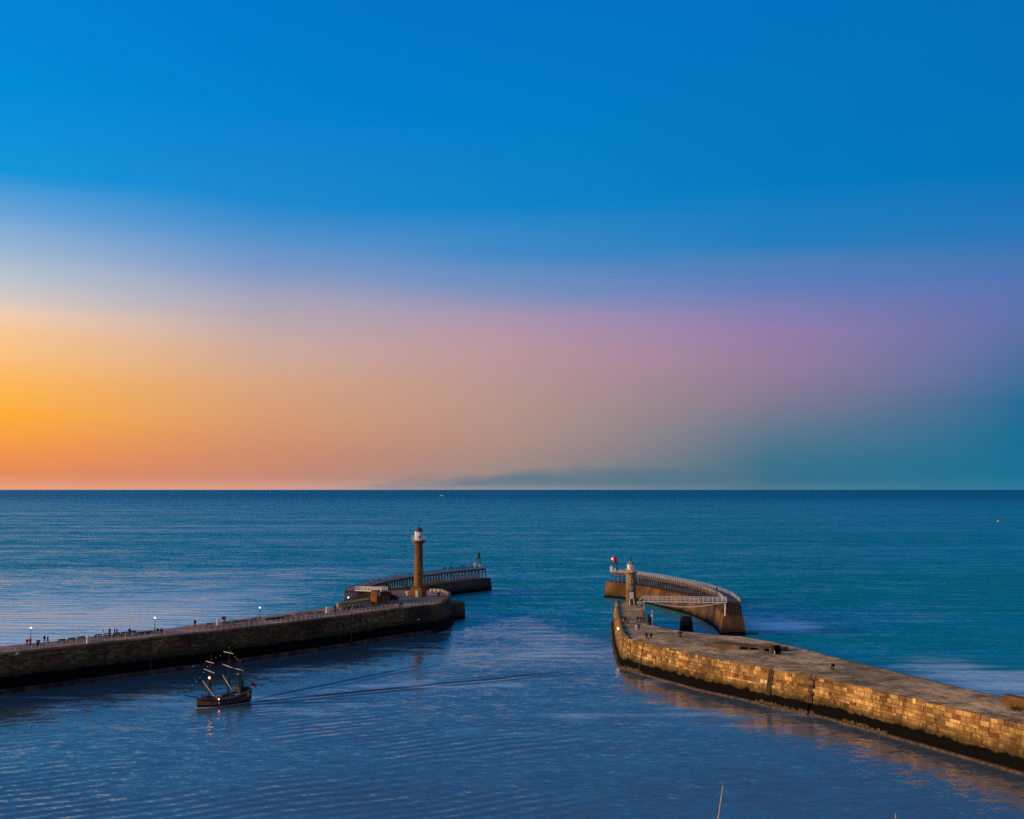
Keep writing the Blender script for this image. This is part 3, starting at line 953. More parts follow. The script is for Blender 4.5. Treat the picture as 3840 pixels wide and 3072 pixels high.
# ------------------------------------------------------------------ EXTENSIONS
def extension(name, label, pts, zd, zwall, dw, top_w, bot_w, m_wall, m_timb, m_deck, m_rail, far_side, spacing, rail_h, rake, rail_r):
    """pts: deck edge nearest the viewer; far_side=+1 when the deck lies left of travel"""
    pp = resample(pts, spacing)
    path = Path([(p.x, p.y) for p in pp], side=far_side)      # outward = viewer side
    root = thing(name, label, 'pier', (pp[0].x, pp[0].y, 0))
    base = parent_loc(root)
    n = len(pp)
    cl = []
    for i in range(n):
        p, t_, o = path.at(path.L[i])
        c = p - o * (dw / 2)
        cl.append((Vector((c.x, c.y, 0)), Vector((o.x, o.y, 0)), Vector((t_.x, t_.y, 0))))
    # pier wall
    mb = MB()
    prev = None
    sec = [(bot_w / 2 + 0.2, -2.0), (bot_w / 2, 0.0), (top_w / 2, zwall), (-top_w / 2, zwall), (-bot_w / 2, 0.0), (-bot_w / 2 - 0.2, -2.0)]
    ext = [(cl[0][0] - cl[0][2] * 0.6, cl[0][1], cl[0][2])] + cl + [(cl[-1][0] + cl[-1][2] * 3.2, cl[-1][1], cl[-1][2])]
    vs, fs = [], []
    for c, o, _ in ext:
        vs += [c + o * a + Vector((0, 0, z)) for a, z in sec]
    m_ = len(sec)
    for i in range(len(ext) - 1):
        for k in range(m_):
            k2 = (k + 1) % m_
            fs.append((i * m_ + k, (i + 1) * m_ + k, (i + 1) * m_ + k2, i * m_ + k2))
    fs.append(tuple(range(m_)))
    fs.append(tuple((len(ext) - 1) * m_ + k for k in range(m_ - 1, -1, -1)))
    mb.add(vs, fs)
    mb.build('sea_wall', m_wall, root)
    # deck
    mb = MB()
    sec = [(dw / 2, zd - 0.8), (dw / 2, zd), (-dw / 2, zd), (-dw / 2, zd - 0.8)]
    vs, fs = [], []
    for c, o, _ in cl:
        vs += [c + o * a + Vector((0, 0, z)) for a, z in sec]
    for i in range(n - 1):
        for k in range(4):
            k2 = (k + 1) % 4
            fs.append((i * 4 + k, (i + 1) * 4 + k, (i + 1) * 4 + k2, i * 4 + k2))
    fs.append((0, 1, 2, 3))
    fs.append((4 * n - 1, 4 * n - 2, 4 * n - 3, 4 * n - 4))
    mb.add(vs, fs)
    dk = mb.build('deck', [m_deck, m_timb], root)
    for pl in dk.data.polygons:
        pl.material_index = 0 if pl.normal.z > 0.5 else 1
    # timber legs, both rows
    for i, (c, o, t_) in enumerate(cl):
        for sd in (1, -1):
            a = c + o * (sd * (dw / 2 - 0.25))
            b = c + o * (sd * (dw / 2 - 0.25 + rake))
            m2 = MB().tube((a.x, a.y, zd - 0.55), (b.x, b.y, zwall - 0.1), 0.25, 0.28, n=5)
            m2.build('timber_post', m_timb, root)
        a = c + o * (dw / 2 - 0.1)
        b = c - o * (dw / 2 - 0.1)
        m2 = MB().tube((a.x, a.y, zd - 0.75), (b.x, b.y, zd - 0.75), 0.2, n=4)
        m2.build('cross_beam', m_timb, root)
        if i % 2 == 0:
            a = c + o * (dw / 2 - 0.1)
            b = c - o * (dw / 2 - 0.1)
            m2 = MB().tube((a.x, a.y, zd - 0.9), (b.x, b.y, zwall + 0.3), 0.12, n=4)
            m2.build('diagonal_brace', m_timb, root)
    # railings along both edges
    one = None
    for sd in (1, -1):
        line = [c + o * (sd * (dw / 2 - 0.12)) + Vector((0, 0, zd)) for c, o, _ in cl]
        line = resample(line, 2.2)
        for p in line:
            if one is None:
                ob = MB().tube((0, 0, 0), (0, 0, rail_h), rail_r * 1.5, n=5).build('railing_post', m_rail, root, world=False)
                one = ob.data
            else:
                ob = link('railing_post', one, root)
            ob.location = p - base
        for k in (0.35, 0.68, 1.0):
            MB().chain([p + Vector((0, 0, rail_h * k)) for p in line], rail_r, 4).build('rail', m_rail, root)
    return root, cl


ZX = 10.9
wpts = [z3(300, 945, ZX), z3(400, 912, ZX), z3(500, 876, ZX), z3(600, 847, ZX), z3(750, 812, ZX), z3(900, 786, ZX), z3(1000, 770, ZX), z3(1120, 756, ZX),
        z3(1300, 732, ZX), z3(1500, 706, ZX), z3(1700, 686, ZX), z3(1895, 668, ZX)]
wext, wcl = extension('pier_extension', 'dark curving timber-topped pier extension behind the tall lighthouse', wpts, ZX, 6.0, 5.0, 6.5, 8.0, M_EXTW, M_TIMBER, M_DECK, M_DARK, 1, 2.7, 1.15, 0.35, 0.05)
ZY = 11.2
epts = [z4(1705, 722, ZY), z4(1665, 682, ZY), z4(1620, 645, ZY), z4(1560, 613, ZY), z4(1450, 570, ZY), z4(1300, 522, ZY), z4(1150, 487, ZY), z4(950, 447, ZY),
        z4(750, 408, ZY), z4(550, 377, ZY), z4(400, 358, ZY), z4(222, 343, ZY)]
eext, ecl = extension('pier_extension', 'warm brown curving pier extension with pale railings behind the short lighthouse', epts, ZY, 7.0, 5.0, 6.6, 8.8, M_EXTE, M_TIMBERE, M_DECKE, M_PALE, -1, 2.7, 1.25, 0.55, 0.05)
# solid breastwork at the landward end of the east extension
c0, o0, t0 = ecl[0]
mb = MB()
q = [c0 + o0 * 2.4 - t0 * 0.2, c0 - o0 * 2.7 - t0 * 0.2, c0 - o0 * 2.9 + t0 * 5, c0 + o0 * 1.4 + t0 * 5]
mb.prism([(p.x, p.y) for p in q], 6.9, ZY - 0.56, grow=0.35)
mb.build('breastwork', M_TIMBER, eext)
for k in range(9):
    p = c0 + o0 * (2.2 - 0.55 * k) - t0 * 0.42
    MB().tube((p.x, p.y - 0.12, 7.0), (p.x, p.y, ZY - 0.6), 0.13, n=4).build('breastwork_plank', M_TIMBERE, eext)
# floating boom lying off the end
bp = z4(1985, 1136, 0.25)
bq = z4(2135, 1134, 0.25)
tag(MB().tube(bp, bq, 0.22, n=8).build('timber_boom', M_TIMBER), 'dark horizontal boom lying low on the water off the right extension', 'boom')


def footbridge(name, label, A, B, width, matl, h, nposts, arc, zoff=0.0):
    root = thing(name, label, 'footbridge', (A.x, A.y, A.z))
    d = (B - A)
    dn = Vector((d.x, d.y, 0)).normalized()
    nr = Vector((-dn.y, dn.x, 0))
    for sd in (0, 1):
        a, b = A + nr * (width * sd), B + nr * (width * sd)
        mb = MB()
        mb.chain([a - Vector((0, 0, .12)), b - Vector((0, 0, .12))], 0.16, 4)
        mb.build('girder', matl, root)
        for k in (0.36, 0.68, 1.0):
            MB().tube(a + Vector((0, 0, h * k)), b + Vector((0, 0, h * k)), 0.055, n=5).build('rail', matl, root)
        for i in range(nposts):
            p = a.lerp(b, i / (nposts - 1))
            MB().tube(p, p + Vector((0, 0, h)), 0.065, n=5).build('railing_post', matl, root)
        if arc > 0:
            pts = [a.lerp(b, 0.04 + 0.92 * i / 18) - Vector((0, 0, 0.1 + arc * math.sin(math.pi * i / 18))) for i in range(19)]
            MB().chain(pts, 0.10, 5).build('lower_chord', matl, root)
            for i in range(2, 17, 2):
                p = a.lerp(b, 0.04 + 0.92 * i / 18)
                MB().tube(p, pts[i], 0.025, n=4).build('hanger', M_RAIL, root)
    mb = MB()
    q = [A, B, B + nr * width, A + nr * width]
    mb.add([v + Vector((0, 0, -0.02)) for v in q] + [v + Vector((0, 0, -0.12)) for v in q], [(0, 1, 2, 3), (7, 6, 5, 4), (0, 4, 5, 1), (2, 6, 7, 3), (1, 5, 6, 2), (3, 7, 4, 0)])
    mb.build('walkway', M_DECKE, root)
    return root


A = z4(642, 712, ZY)
B = z4(1722, 726, ZY)
eb = footbridge('footbridge', 'white trussed footbridge from the right pier to its extension', A, B, 1.9, M_BRIDGE, 1.6, 19, 1.75)
# stair down and trestle post at its west end, white leg at its east end
st = MB()
dn = (B - A).normalized()
for k in range(5):
    p = A - dn * (0.35 * k + 0.2) + Vector((0, 0.95, -0.33 * k - 0.25))
    st.box(p, (0.38, 1.8, 0.08), 0)
st.build('stair', M_PALE, eb)
for sd in (0, 1.9):
    a = A + Vector((0, sd, 1.6))
    b = A - dn * 1.6 + Vector((0, sd, 0.1))
    MB().tube(a, b, 0.06, n=5).build('handrail', M_BRIDGE, eb)
    MB().tube(A + Vector((0.1, sd, -0.1)), A + Vector((0.1, sd, -3.1)), 0.10, n=5).build('trestle_post', M_PALE, eb)
p = z4(1700, 735, ZY)
MB().tube((p.x, p.y - 0.5, 11.0), (p.x - 0.2, p.y - 0.9, 6.9), 0.24, n=6).build('leg', M_BRIDGE, eb)

A2 = Vector(wcl[0][0]) + Vector((1.7, -1.0, ZX + 0.2))
B2 = Vector((abm.x + 1.4, abm.y + 2.2, ZW + 4.35))
footbridge('footbridge', 'white railed footbridge from the golden abutment to the left extension', A2, B2, 2.2, M_BRIDGE, 1.3, 9, 0)

# ------------------------------------------------------------------ EAST PIER (right)
ZE = 8.2
left_edge = [zC(560, 1560, ZE), z4(285, 705, ZE), z4(286, 760, ZE), z4(292, 830, ZE), z4(302, 900, ZE), z4(314, 960, ZE), z4(332, 1030, ZE), z4(355, 1100, ZE), z4(385, 1160, ZE), z4(430, 1200, ZE)]
front_edge = [z5(410, 405, ZE), z5(540, 440, ZE), z5(800, 500, ZE), z5(1100, 568, ZE), z5(1400, 622, ZE), z5(1750, 690, ZE), z5(2156, 765, ZE), z6(330, 420, ZE), z6(600, 478, ZE),
              z6(1000, 572, ZE), z6(1370, 658, ZE), z6(1700, 738, ZE), z6(2000, 805, ZE), z6(2156, 842, ZE)]
d2 = (front_edge[-1] - front_edge[-4]).normalized()
front_edge += [front_edge[-1] + d2 * 25, front_edge[-1] + d2 * 70]
far_edge = [z4(640, 700, ZE), z4(655, 830, ZE), z4(675, 940, ZE), z4(710, 1020, ZE), z4(800, 1035, ZE), z5(640, 270, ZE), z5(880, 315, ZE), z5(1150, 343, ZE), z5(1500, 372, ZE), z5(1850, 432, ZE), z5(2156, 503, ZE),
            z6(450, 243, ZE), z6(900, 352, ZE), z6(1400, 470, ZE), z6(1700, 545, ZE), z6(1980, 602, ZE), z6(2156, 640, ZE)]
d3 = (far_edge[-1] - far_edge[-4]).normalized()
far_edge += [far_edge[-1] + d3 * 30, far_edge[-1] + d3 * 75]
le = resample(left_edge, 2.5)
fe = resample([left_edge[-1]] + front_edge, 2.5)
edge = le + fe[1:]
EPATH = Path([(p.x, p.y) for p in edge], side=1)
bt = lambda z: max(0.0, (ZE - z)) * 0.20
east = thing('stone_pier', 'broad golden stone pier on the right with rough paving and a dark wet foot', 'pier', (front_edge[4].x, front_edge[4].y, 0))
east_outline = [(p.x, p.y) for p in edge] + [(p.x, p.y) for p in reversed(far_edge)]
# body: battered wall on the harbour side
mb = MB()
zs = [-2.0, 0.35, 2.6, 5.4, ZE - 0.02]
cols = []
for i, p in enumerate(edge):
    _, _, nr = EPATH.at(EPATH.L[i])
    cols.append([Vector((p.x + nr.x * bt(z), p.y + nr.y * bt(z), z)) for z in zs])
farv = list(reversed(far_edge))
ring = cols + [[Vector((p.x, p.y, z)) for z in zs] for p in farv]
vs, fs = [], []
for c in ring:
    vs += c
nz_ = len(zs)
for i in range(len(ring)):
    j = (i + 1) % len(ring)
    for k in range(nz_ - 1):
        fs.append((i * nz_ + k, j * nz_ + k, j * nz_ + k + 1, i * nz_ + k + 1))
fs.append(tuple(i * nz_ + nz_ - 1 for i in range(len(ring))))
mb.add(vs, fs)
mb.build('pier_body', M_EASTB, east)
crs = []
z = 2.3
for h in (0.72, 1.02, 0.62, 0.92, 0.66, 1.0, 0.78, 0.6):
    if z + h > ZE + 0.2:
        break
    crs.append((z, z + h))
    z += h
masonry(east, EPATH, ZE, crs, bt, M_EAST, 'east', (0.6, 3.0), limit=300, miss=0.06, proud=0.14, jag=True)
low = [(0.35 + 0.65 * k, 1.0 + 0.65 * k) for k in range(3)]
# toe ledge carrying pale weed at the waterline
mb = MB()
vs, fs = [], []
for i in range(len(edge)):
    p, _, nr = EPATH.at(EPATH.L[i])
    w = 0.55 + 0.25 * math.sin(i * 0.9) * math.sin(i * 0.23)
    for off, zz in ((bt(0.3) - 0.1, 0.42), (bt(0.3) + w, 0.36), (bt(0.3) + w + 0.05, 0.1), (bt(0.3) + w + 0.1, -1.0)):
        vs.append((p.x + nr.x * off, p.y + nr.y * off, zz))
for i in range(len(edge) - 1):
    for k in range(3):
        fs.append((i * 4 + k, i * 4 + k + 1, (i + 1) * 4 + k + 1, (i + 1) * 4 + k))
mb.add(vs, fs)
mb.build('toe_ledge', M_LEDGE, east)
mb = MB()      # barnacle and weed crust climbing off the ledge in patches
s = 30.0
while s < EPATH.len - 5:
    if math.sin(s * 0.21) + math.sin(s * 0.067 + 1) > 0.35:
        p, tg, nr = EPATH.at(s)
        h = rnd.uniform(0.1, 0.75)
        o = bt(0.6)
        c = Vector((p.x + nr.x * (o + .02), p.y + nr.y * (o + .02), 0.4 + h / 2))
        mb.box(c, (rnd.uniform(0.3, 0.9), 0.12, h), math.atan2(tg.y, tg.x), taper=0.4)
    s += rnd.uniform(0.25, 0.6)
tag(mb.build('weed_crust', M_LEDGE, east), kind='stuff')
axis_e = math.atan2(front_edge[8].y - front_edge[2].y, front_edge[8].x - front_edge[2].x)
paving(east, east_outline, ZE - 0.015, axis_e, (1.7, 1.0), M_EASTD, 'e', 220, jitter=0.025)
# pale coping kerb along the west edge of the head
mb = MB()
for a, b in zip(le[2:-1], le[3:]):
    c_ = (a + b) / 2
    dd = b - a
    mb.box((c_.x + 0.25, c_.y, ZE + 0.2), (dd.length * 0.98, 0.45, 0.42), math.atan2(dd.y, dd.x))
mb.build('kerb', M_TOWERE, east)
wall_ladder(east, EPATH, nearest_s(EPATH, z5(512, 432, ZE)), 0.28, ZE + 0.1, 0.6, M_TIMBER, bt)
for (px, pn, wd) in ((z5(1790, 697, ZE), 0, 1.5), (z6(330, 420, ZE), 1, 1.2)):
    s = nearest_s(EPATH, px)
    p, tg, nr = EPATH.at(s)
    for k in (-1, 0, 1):
        a = Vector((p.x + tg.x * wd * .36 * k, p.y + tg.y * wd * .36 * k, 0))
        MB().tube(a + Vector((nr.x * (bt(2.4) + .25), nr.y * (bt(2.4) + .25), 2.4)), a + Vector((nr.x * .25, nr.y * .25, ZE - .1)), 0.24, n=5).build('fender_timber', M_TIMBERE, east)
# buttress under the bridge
mb = MB()
q = [z4(690, 1000, ZE), z4(690, 800, ZE), z4(735, 800, ZE), z4(765, 1010, ZE)]
mb.prism([(p.x, p.y) for p in q], -2, ZE - 2.2, grow=0.7)
mb.build('buttress', M_EXTW, east)
# raised block on the seaward side with dark openings
fb = [zG(140, 360, ZE), zG(905, 448, ZE), zG(1115, 456, ZE), zG(1160, 460, ZE), zG(1370, 473, ZE), zG(1530, 487, ZE), zG(1650, 500, ZE), zG(1740, 515, ZE)]
bb = [P(2662, 2391, ZE), P(2880, 2425, ZE)]
blk = thing('raised_stone_block', 'low raised brown stone platform with dark openings on the right pier', 'stone platform', (fb[0].x, fb[0].y, ZE))
hb = 0.95
depth = Vector((4.6, 3.2, 0))
for a, b, op in ((0, 1, 0), (1, 2, 1), (2, 3, 0), (3, 4, 1), (4, 5, 0), (5, 6, 1), (6, 7, 0)):
    pa, pb = fb[a], fb[b]
    back = [pb + depth, pa + depth]
    if op:
        inner = Vector((0.9, 0.62, 0))
        MB().prism([(pa.x, pa.y), (pb.x, pb.y), (pb.x + depth.x, pb.y + depth.y), (pa.x + depth.x, pa.y + depth.y)], ZE + 0.7, ZE + hb).build('lintel', M_EASTB, blk)
        MB().prism([(pa.x + inner.x, pa.y + inner.y), (pb.x + inner.x, pb.y + inner.y), (pb.x + depth.x, pb.y + depth.y), (pa.x + depth.x, pa.y + depth.y)], ZE - 0.02, ZE + 0.7).build('recess_back', M_BLACK, blk)  # black back puts the shade of the opening into the colour
    else:
        MB().prism([(pa.x, pa.y), (pb.x, pb.y), (pb.x + depth.x, pb.y + depth.y), (pa.x + depth.x, pa.y + depth.y)], ZE - 0.02, ZE + hb + 0.004).build('stone_mass', M_EASTB, blk)
sp_ = zG(1840, 560, ZE)
shed = thing('dark_hut', 'small black open-fronted hut at the end of the raised block', 'hut', tuple(sp_), 0.35)
MB().box((0, 1.0, 1.0), (1.9, 0.12, 2.0)).build('back_wall', M_BLACK, shed, world=False)
for sx in (-0.9, 0.9):
    MB().box((sx, 0.3, 0.95), (0.1, 1.3, 1.9)).build('side_wall', M_BLACK, shed, world=False)
MB().box((0, 0.3, 2.05), (2.1, 1.7, 0.12)).build('roof', M_BLACK, shed, world=False)
MB().tube((-0.95, -0.5, 0), (-0.95, -0.5, 0.9), 0.12).build('post', M_WHITE, shed, world=False)
# parapet wall at the far right
fw = [z6(1978, 676, ZE), z6(2156, 716, ZE)]
fw.append(fw[1] + d3 * 60)
wl = thing('parapet_wall', 'brown stone parapet wall rising at the right edge of the right pier', 'wall', (fw[0].x, fw[0].y, ZE))
for a, b in zip(fw, fw[1:]):
    t_ = (b - a).normalized()
    MB().prism([(a.x, a.y), (b.x, b.y), (b.x + 1.6, b.y + .9), (a.x + 1.6, a.y + .9)], ZE - 0.02, ZE + 2.0).build('wall_length', M_EXTE, wl)
mb = MB()
bc = z6(2085, 722, ZE)
for k in range(260):
    c = bc + Vector((rnd.gauss(0, .7), rnd.gauss(0, .35), abs(rnd.gauss(0.25, .3))))
    a = rnd.uniform(0, 6.28)
    L = rnd.uniform(0.12, 0.3)
    mb.add([c, c + Vector((L * math.cos(a), L * math.sin(a), rnd.uniform(-.05, .2))), c + Vector((L * .5 * math.cos(a + .9), L * .5 * math.sin(a + .9), .15))], [(0, 1, 2)])
tag(mb.build('weeds', M_MOSS), 'dark green weeds growing at the foot of the parapet wall', None, None, 'stuff')
# concrete pier stump standing in the gap
sc_ = z4(1206, 1112, 0)
stump = thing('pier_stump', 'dark tapering stone stump standing in the water under the white bridge', 'stump', tuple(sc_ + Vector((0, 2, 0))))
MB().box((0, 0, 1.5), (4.4, 4.2, 7.0), 0.1, taper=0.74).build('shaft', M_EXTW, stump, world=False)
MB().box((0, 0, 5.08), (3.4, 3.2, 0.25), 0.1).build('cap_slab', M_EXTW, stump, world=False)


# ------------------------------------------------------------------ puddles
def puddle(p, lx, ly, rz, label):
    mb = MB()
    n = 18
    ph = rnd.uniform(0, 6)
    vs = []
    for i in range(n):
        a = 2 * math.pi * i / n
        k = 1 + 0.22 * math.sin(2 * a + ph) + 0.14 * math.sin(5 * a + 2 * ph)
        x, y = lx * k * math.cos(a), ly * k * math.sin(a)
        vs.append((p.x + x * math.cos(rz) - y * math.sin(rz), p.y + x * math.sin(rz) + y * math.cos(rz), p.z + 0.075))
    mb.add(vs, [tuple(range(n))])
    tag(mb.build('puddle', M_PUDDLE), label, None, 'puddles on the right pier', 'stuff')


for q, lx, ly, lab in ((z4(580, 1205, ZE), 0.95, 0.9, 'rain puddle beside the couple with the dog'), (z4(1075, 1152, ZE), 0.6, 0.7, 'small puddle left of the rusty bollard'),
                       (z4(1350, 1140, ZE), 1.6, 1.2, 'long puddle right of the rusty bollard'), (z4(1665, 1177, ZE), 2.0, 1.0, 'puddle behind the raised block'),
                       (z4(1860, 1198, ZE), 1.2, 0.7, 'thin puddle behind the raised block'), (z4(1455, 1229, ZE), 0.7, 0.7, 'small puddle by the end of the raised block'),
                       (zG(1385, 250, ZE + 0.95), 0.6, 0.5, 'puddle on top of the raised block'), (zG(1400, 302, ZE + 0.95), 0.5, 0.5, 'second puddle on top of the raised block'),
                       (z6(610, 310, ZE), 0.4, 0.6, 'small puddle beyond the orange jacket'), (z6(715, 428, ZE), 0.5, 0.7, 'puddle to the right of the orange jacket'),
                       (z6(1490, 540, ZE), 0.5, 0.5, 'puddle short of the parapet wall'), (z6(1485, 575, ZE), 0.5, 0.5, 'second puddle short of the parapet wall'),
                       (z6(1910, 595, ZE), 1.0, 0.8, 'bright puddle at the parapet wall end'), (z6(1840, 748, ZE), 0.9, 0.5, 'puddle near the stone edge at right'),
                       (z6(1330, 498, ZE), 0.5, 0.5, 'faint puddle in the middle of the right pier')):
    puddle(q, lx, ly, 0.2, lab)


# ------------------------------------------------------------------ LIGHTHOUSES
def rail_ring(root, c, r, z, h, n, matl, name='gallery_post'):
    pts = [(c[0] + r * math.cos(2 * math.pi * i / n), c[1] + r * math.sin(2 * math.pi * i / n)) for i in range(n)]
    for p in pts:
        MB().tube((p[0], p[1], z), (p[0], p[1], z + h), 0.045, n=4).build(name, matl, root, world=False)
    for k in (0.33, 0.66, 1.0):
        mb = MB()
        for i in range(n):
            a, b = pts[i], pts[(i + 1) % n]
            mb.tube((a[0], a[1], z + h * k), (b[0], b[1], z + h * k), 0.035, n=4)
        mb.build('gallery_rail', matl, root, world=False)


lw = zB(672, 612, ZW)
lw = Vector((lw.x, lw.y + 2.6, ZW))
lh = thing('lighthouse', 'tall fluted golden stone lighthouse with white lantern on the left pier head', 'lighthouse', tuple(lw))
phi = -0.36
MB().box((0, 0, 1.65), (4.5, 4.5, 3.4), phi, taper=0.98).build('plinth', M_TOWER, lh, world=False)
MB().box((0, 0, 3.46), (4.75, 4.75, 0.28), phi).build('plinth_cornice', M_TOWER, lh, world=False)
prof = []
zz = 3.6
k = 0
while zz < 19.0:
    f = (zz - 3.6) / 15.4
    r = 1.75 - 0.27 * f + 0.03 * math.sin(math.pi * f)
    prof += [(r, zz), (r, zz + 0.52), (r - 0.025, zz + 0.54), (r - 0.025, zz + 0.57)]
    zz += 0.58
MB().lathe(prof, 40, flute=0.05).build('shaft', M_TOWER, lh, world=False)
MB().lathe([(1.52, 19.0), (1.62, 19.2), (1.55, 19.3), (1.75, 19.55), (2.35, 20.05), (2.62, 20.2), (2.66, 20.6), (2.5, 20.72)], 24).build('gallery', M_TOWERE, lh, world=False)
rail_ring(lh, (0, 0), 2.5, 20.7, 1.75, 16, M_WHITE)
MB().lathe([(1.6, 20.7), (1.6, 20.9), (1.52, 20.95), (1.5, 23.7), (1.66, 23.78), (1.66, 23.9)], 8, phase=0.2).build('lantern_room', M_WHITE, lh, world=False)
MB().lathe([(1.62, 23.9), (1.55, 24.2), (1.3, 24.75), (0.95, 25.15), (0.5, 25.4), (0.22, 25.5)], 16).build('dome', M_LEAD, lh, world=False)
MB().lathe([(0.22, 25.45), (0.26, 25.75), (0.12, 25.85), (0.1, 26.4), (0.2, 26.5), (0.06, 26.65), (0.05, 28.0)], 8).build('finial', M_DARK, lh, world=False)
MB().box((0.4, 0, 27.85), (0.75, 0.06, 0.35)).build('wind_vane', M_DARK, lh, world=False)
vd = (0.42, -1.43)
MB().box((0.42, -1.46, 21.9), (0.75, 0.16, 0.8), 0.25).build('lantern_window', M_GLASS, lh, world=False)
MB().box((1.18, -0.95, 22.7), (0.12, 0.6, 1.1), 0.9).build('lantern_window', M_GLASS, lh, world=False)
dx = Vector((math.cos(phi), math.sin(phi), 0))
dy = Vector((math.sin(phi), -math.cos(phi), 0))
dc = dx * 0.35 + dy * 2.26
door = MB().box((dc.x, dc.y, 1.15), (1.1, 0.14, 2.25), phi).build('door', M_DOORB, lh, world=False)
MB().box((dc.x, dc.y, 2.33), (1.4, 0.2, 0.12), phi).build('door_frame', M_TOWERE, lh, world=False)
MB().box((dc.x, dc.y, 2.72), (1.1, 0.14, 0.5), phi).build('fanlight', M_TEAL, lh, world=False)
for zk in (8.0, 13.5):
    MB().box((0.15, -1.66 + (zk - 8) * .01, zk), (0.4, 0.14, 0.9)).build('slit_window', M_GLASS, lh, world=False)

le_ = zC(938, 1632, ZE)
le_ = Vector((le_.x, le_.y + 2.0, ZE))
lh2 = thing('lighthouse', 'short stone lighthouse with white octagonal lantern on the right pier head', 'lighthouse', tuple(le_))
prof = [(2.25, -0.05), (2.1, 0.5), (1.95, 1.1), (1.88, 1.4)]
zz = 1.4
while zz < 10.8:
    r = 1.86 - 0.018 * (zz - 1.4)
    prof += [(r, zz), (r, zz + 0.44), (r - .025, zz + 0.46), (r - .025, zz + 0.49)]
    zz += 0.5
MB().lathe(prof, 28).build('shaft', M_TOWERE, lh2, world=False)
MB().lathe([(1.68, 10.85), (1.75, 11.0), (2.25, 11.3), (2.35, 11.36), (2.35, 11.6)], 24).build('gallery', M_TOWERE, lh2, world=False)
rail_ring(lh2, (0, 0), 2.25, 11.6, 1.2, 14, M_PALE)
MB().lathe([(1.5, 11.6), (1.5, 11.75), (1.42, 11.8), (1.42, 14.2), (1.55, 14.25), (1.55, 14.35)], 8, phase=0.25).build('lantern_room', M_WHITE, lh2, world=False)
MB().lathe([(1.6, 14.35), (1.5, 14.45), (0.95, 15.0), (0.4, 15.55), (0.3, 15.62)], 8, phase=0.25).build('roof', M_SLATE, lh2, world=False)
MB().lathe([(0.26, 15.5), (0.30, 15.8), (0.2, 15.95), (0.22, 16.6), (0.34, 16.85), (0.2, 16.95), (0.1, 17.0)], 10).build('roof_vent', M_DARK, lh2, world=False)
MB().box((-1.02, -0.98, 12.05), (0.55, 0.16, 0.7), -0.75).build('lantern_hatch', M_BLACK, lh2, world=False)
fr_ = MB().box((0.25, -1.36, 13.2), (0.85, 0.1, 1.5), 0.06).build('lantern_window', M_PALE, lh2, world=False)
for zk in (5.9, 8.55):
    f_ = MB().box((0, -1.80, zk), (0.85, 0.16, 1.1)).build('window_frame', M_WHITE, lh2, world=False)
    MB().box((0, -1.87, zk), (0.55, 0.06, 0.8)).build('pane', M_GLASS, f_, world=False)
MB().box((0, -1.95, 3.4), (1.4, 0.16, 2.4)).build('door', M_WHITE, lh2, world=False)
for sx in (-0.75, 0.75):
    MB().tube((sx * 1.08, -2.55, -0.02), (sx, -2.0, 2.15), 0.12, n=5).build('stair_stringer', M_WHITE, lh2, world=False)
for k in range(6):
    MB().box((0, -2.5 + 0.09 * k, 0.25 + 0.34 * k), (1.4, 0.2, 0.06)).build('stair_tread', M_TIMBER, lh2, world=False)


# ------------------------------------------------------------------ EXTENSION BEACONS
def beacon(name, label, loc, tank_m, tw, th, legh, rz, white_legs, lamp=None):
    root = thing(name, label, 'beacon', tuple(loc), rz)
    for sx in (-1, 1):
        for sy in (-1, 1):
            MB().tube((sx * 1.3, sy * 1.3, 0), (sx * 0.75, sy * 0.75, legh), 0.15, 0.12, n=5).build('leg', M_DARK, root, world=False)
            if white_legs:
                MB().tube((sx * 1.32, sy * 1.32, 0.0), (sx * 1.08, sy * 1.08, 1.45), 0.24, n=6).build('leg_casing', M_WHITE, root, world=False)
    MB().box((0, 0, legh + 0.15), (2.9, 2.4, 0.3)).build('platform', M_DARK, root, world=False)
    MB().lathe([(tw * 0.5, legh + 0.3), (tw * 0.52, legh + 0.4), (tw * 0.52, legh + th * 0.96), (tw * 0.46, legh + th + 0.2), (tw * .1, legh + th + 0.3)], 14).build('lantern_drum', tank_m, root, world=False)
    MB().box((-1.5, -0.9, 1.25), (1.3, 1.0, 2.5)).build('equipment_cabinet', M_WHITE, root, world=False)
    MB().lathe([(0.3, 0), (0.3, 1.5), (0.05, 1.7)], 8, c=(0.4, -1.2, 0)).build('vent_cowl', M_WHITE, root, world=False)
    mb = MB()
    for sx in (-0.2, 0.2):
        mb.tube((-1.35 + sx, -1.1, 2.4), (-1.0 + sx, -1.0, legh + 0.2), 0.04, n=4)
    for k in range(6):
        f = (k + .5) / 6
        q = Vector((-1.35, -1.1, 2.4)).lerp(Vector((-1.0, -1.0, legh + .2)), f)
        mb.tube(q - Vector((.2, 0, 0)), q + Vector((.2, 0, 0)), 0.03, n=4)
    mb.build('ladder', M_PALE, root, world=False)
    if lamp:
        MB().ball(lamp, 0.33, 10, 6).build('lamp', M_REDL, root, world=False)
        MB().tube((lamp[0], lamp[1], lamp[2]), (-tw * .4, lamp[1] * .5, lamp[2]), 0.09, n=5).build('lamp_bracket', M_DARK, root, world=False)
    return root


gl = P(1793, 2129, ZX)
beacon('light_beacon', 'dark green drum beacon on white-footed legs at the left extension end', Vector((gl.x, gl.y + 1.6, ZX)), M_GREEN, 1.65, 2.5, 4.5, 0.15, True)
rl = zC(405, 565, ZY)
beacon('light_beacon', 'red drum beacon with glowing red lamp at the right extension end', Vector((rl.x, rl.y + 2.2, ZY)), M_RED, 1.85, 2.75, 4.0, -0.2, False, lamp=(-1.15, -0.6, 6.0))


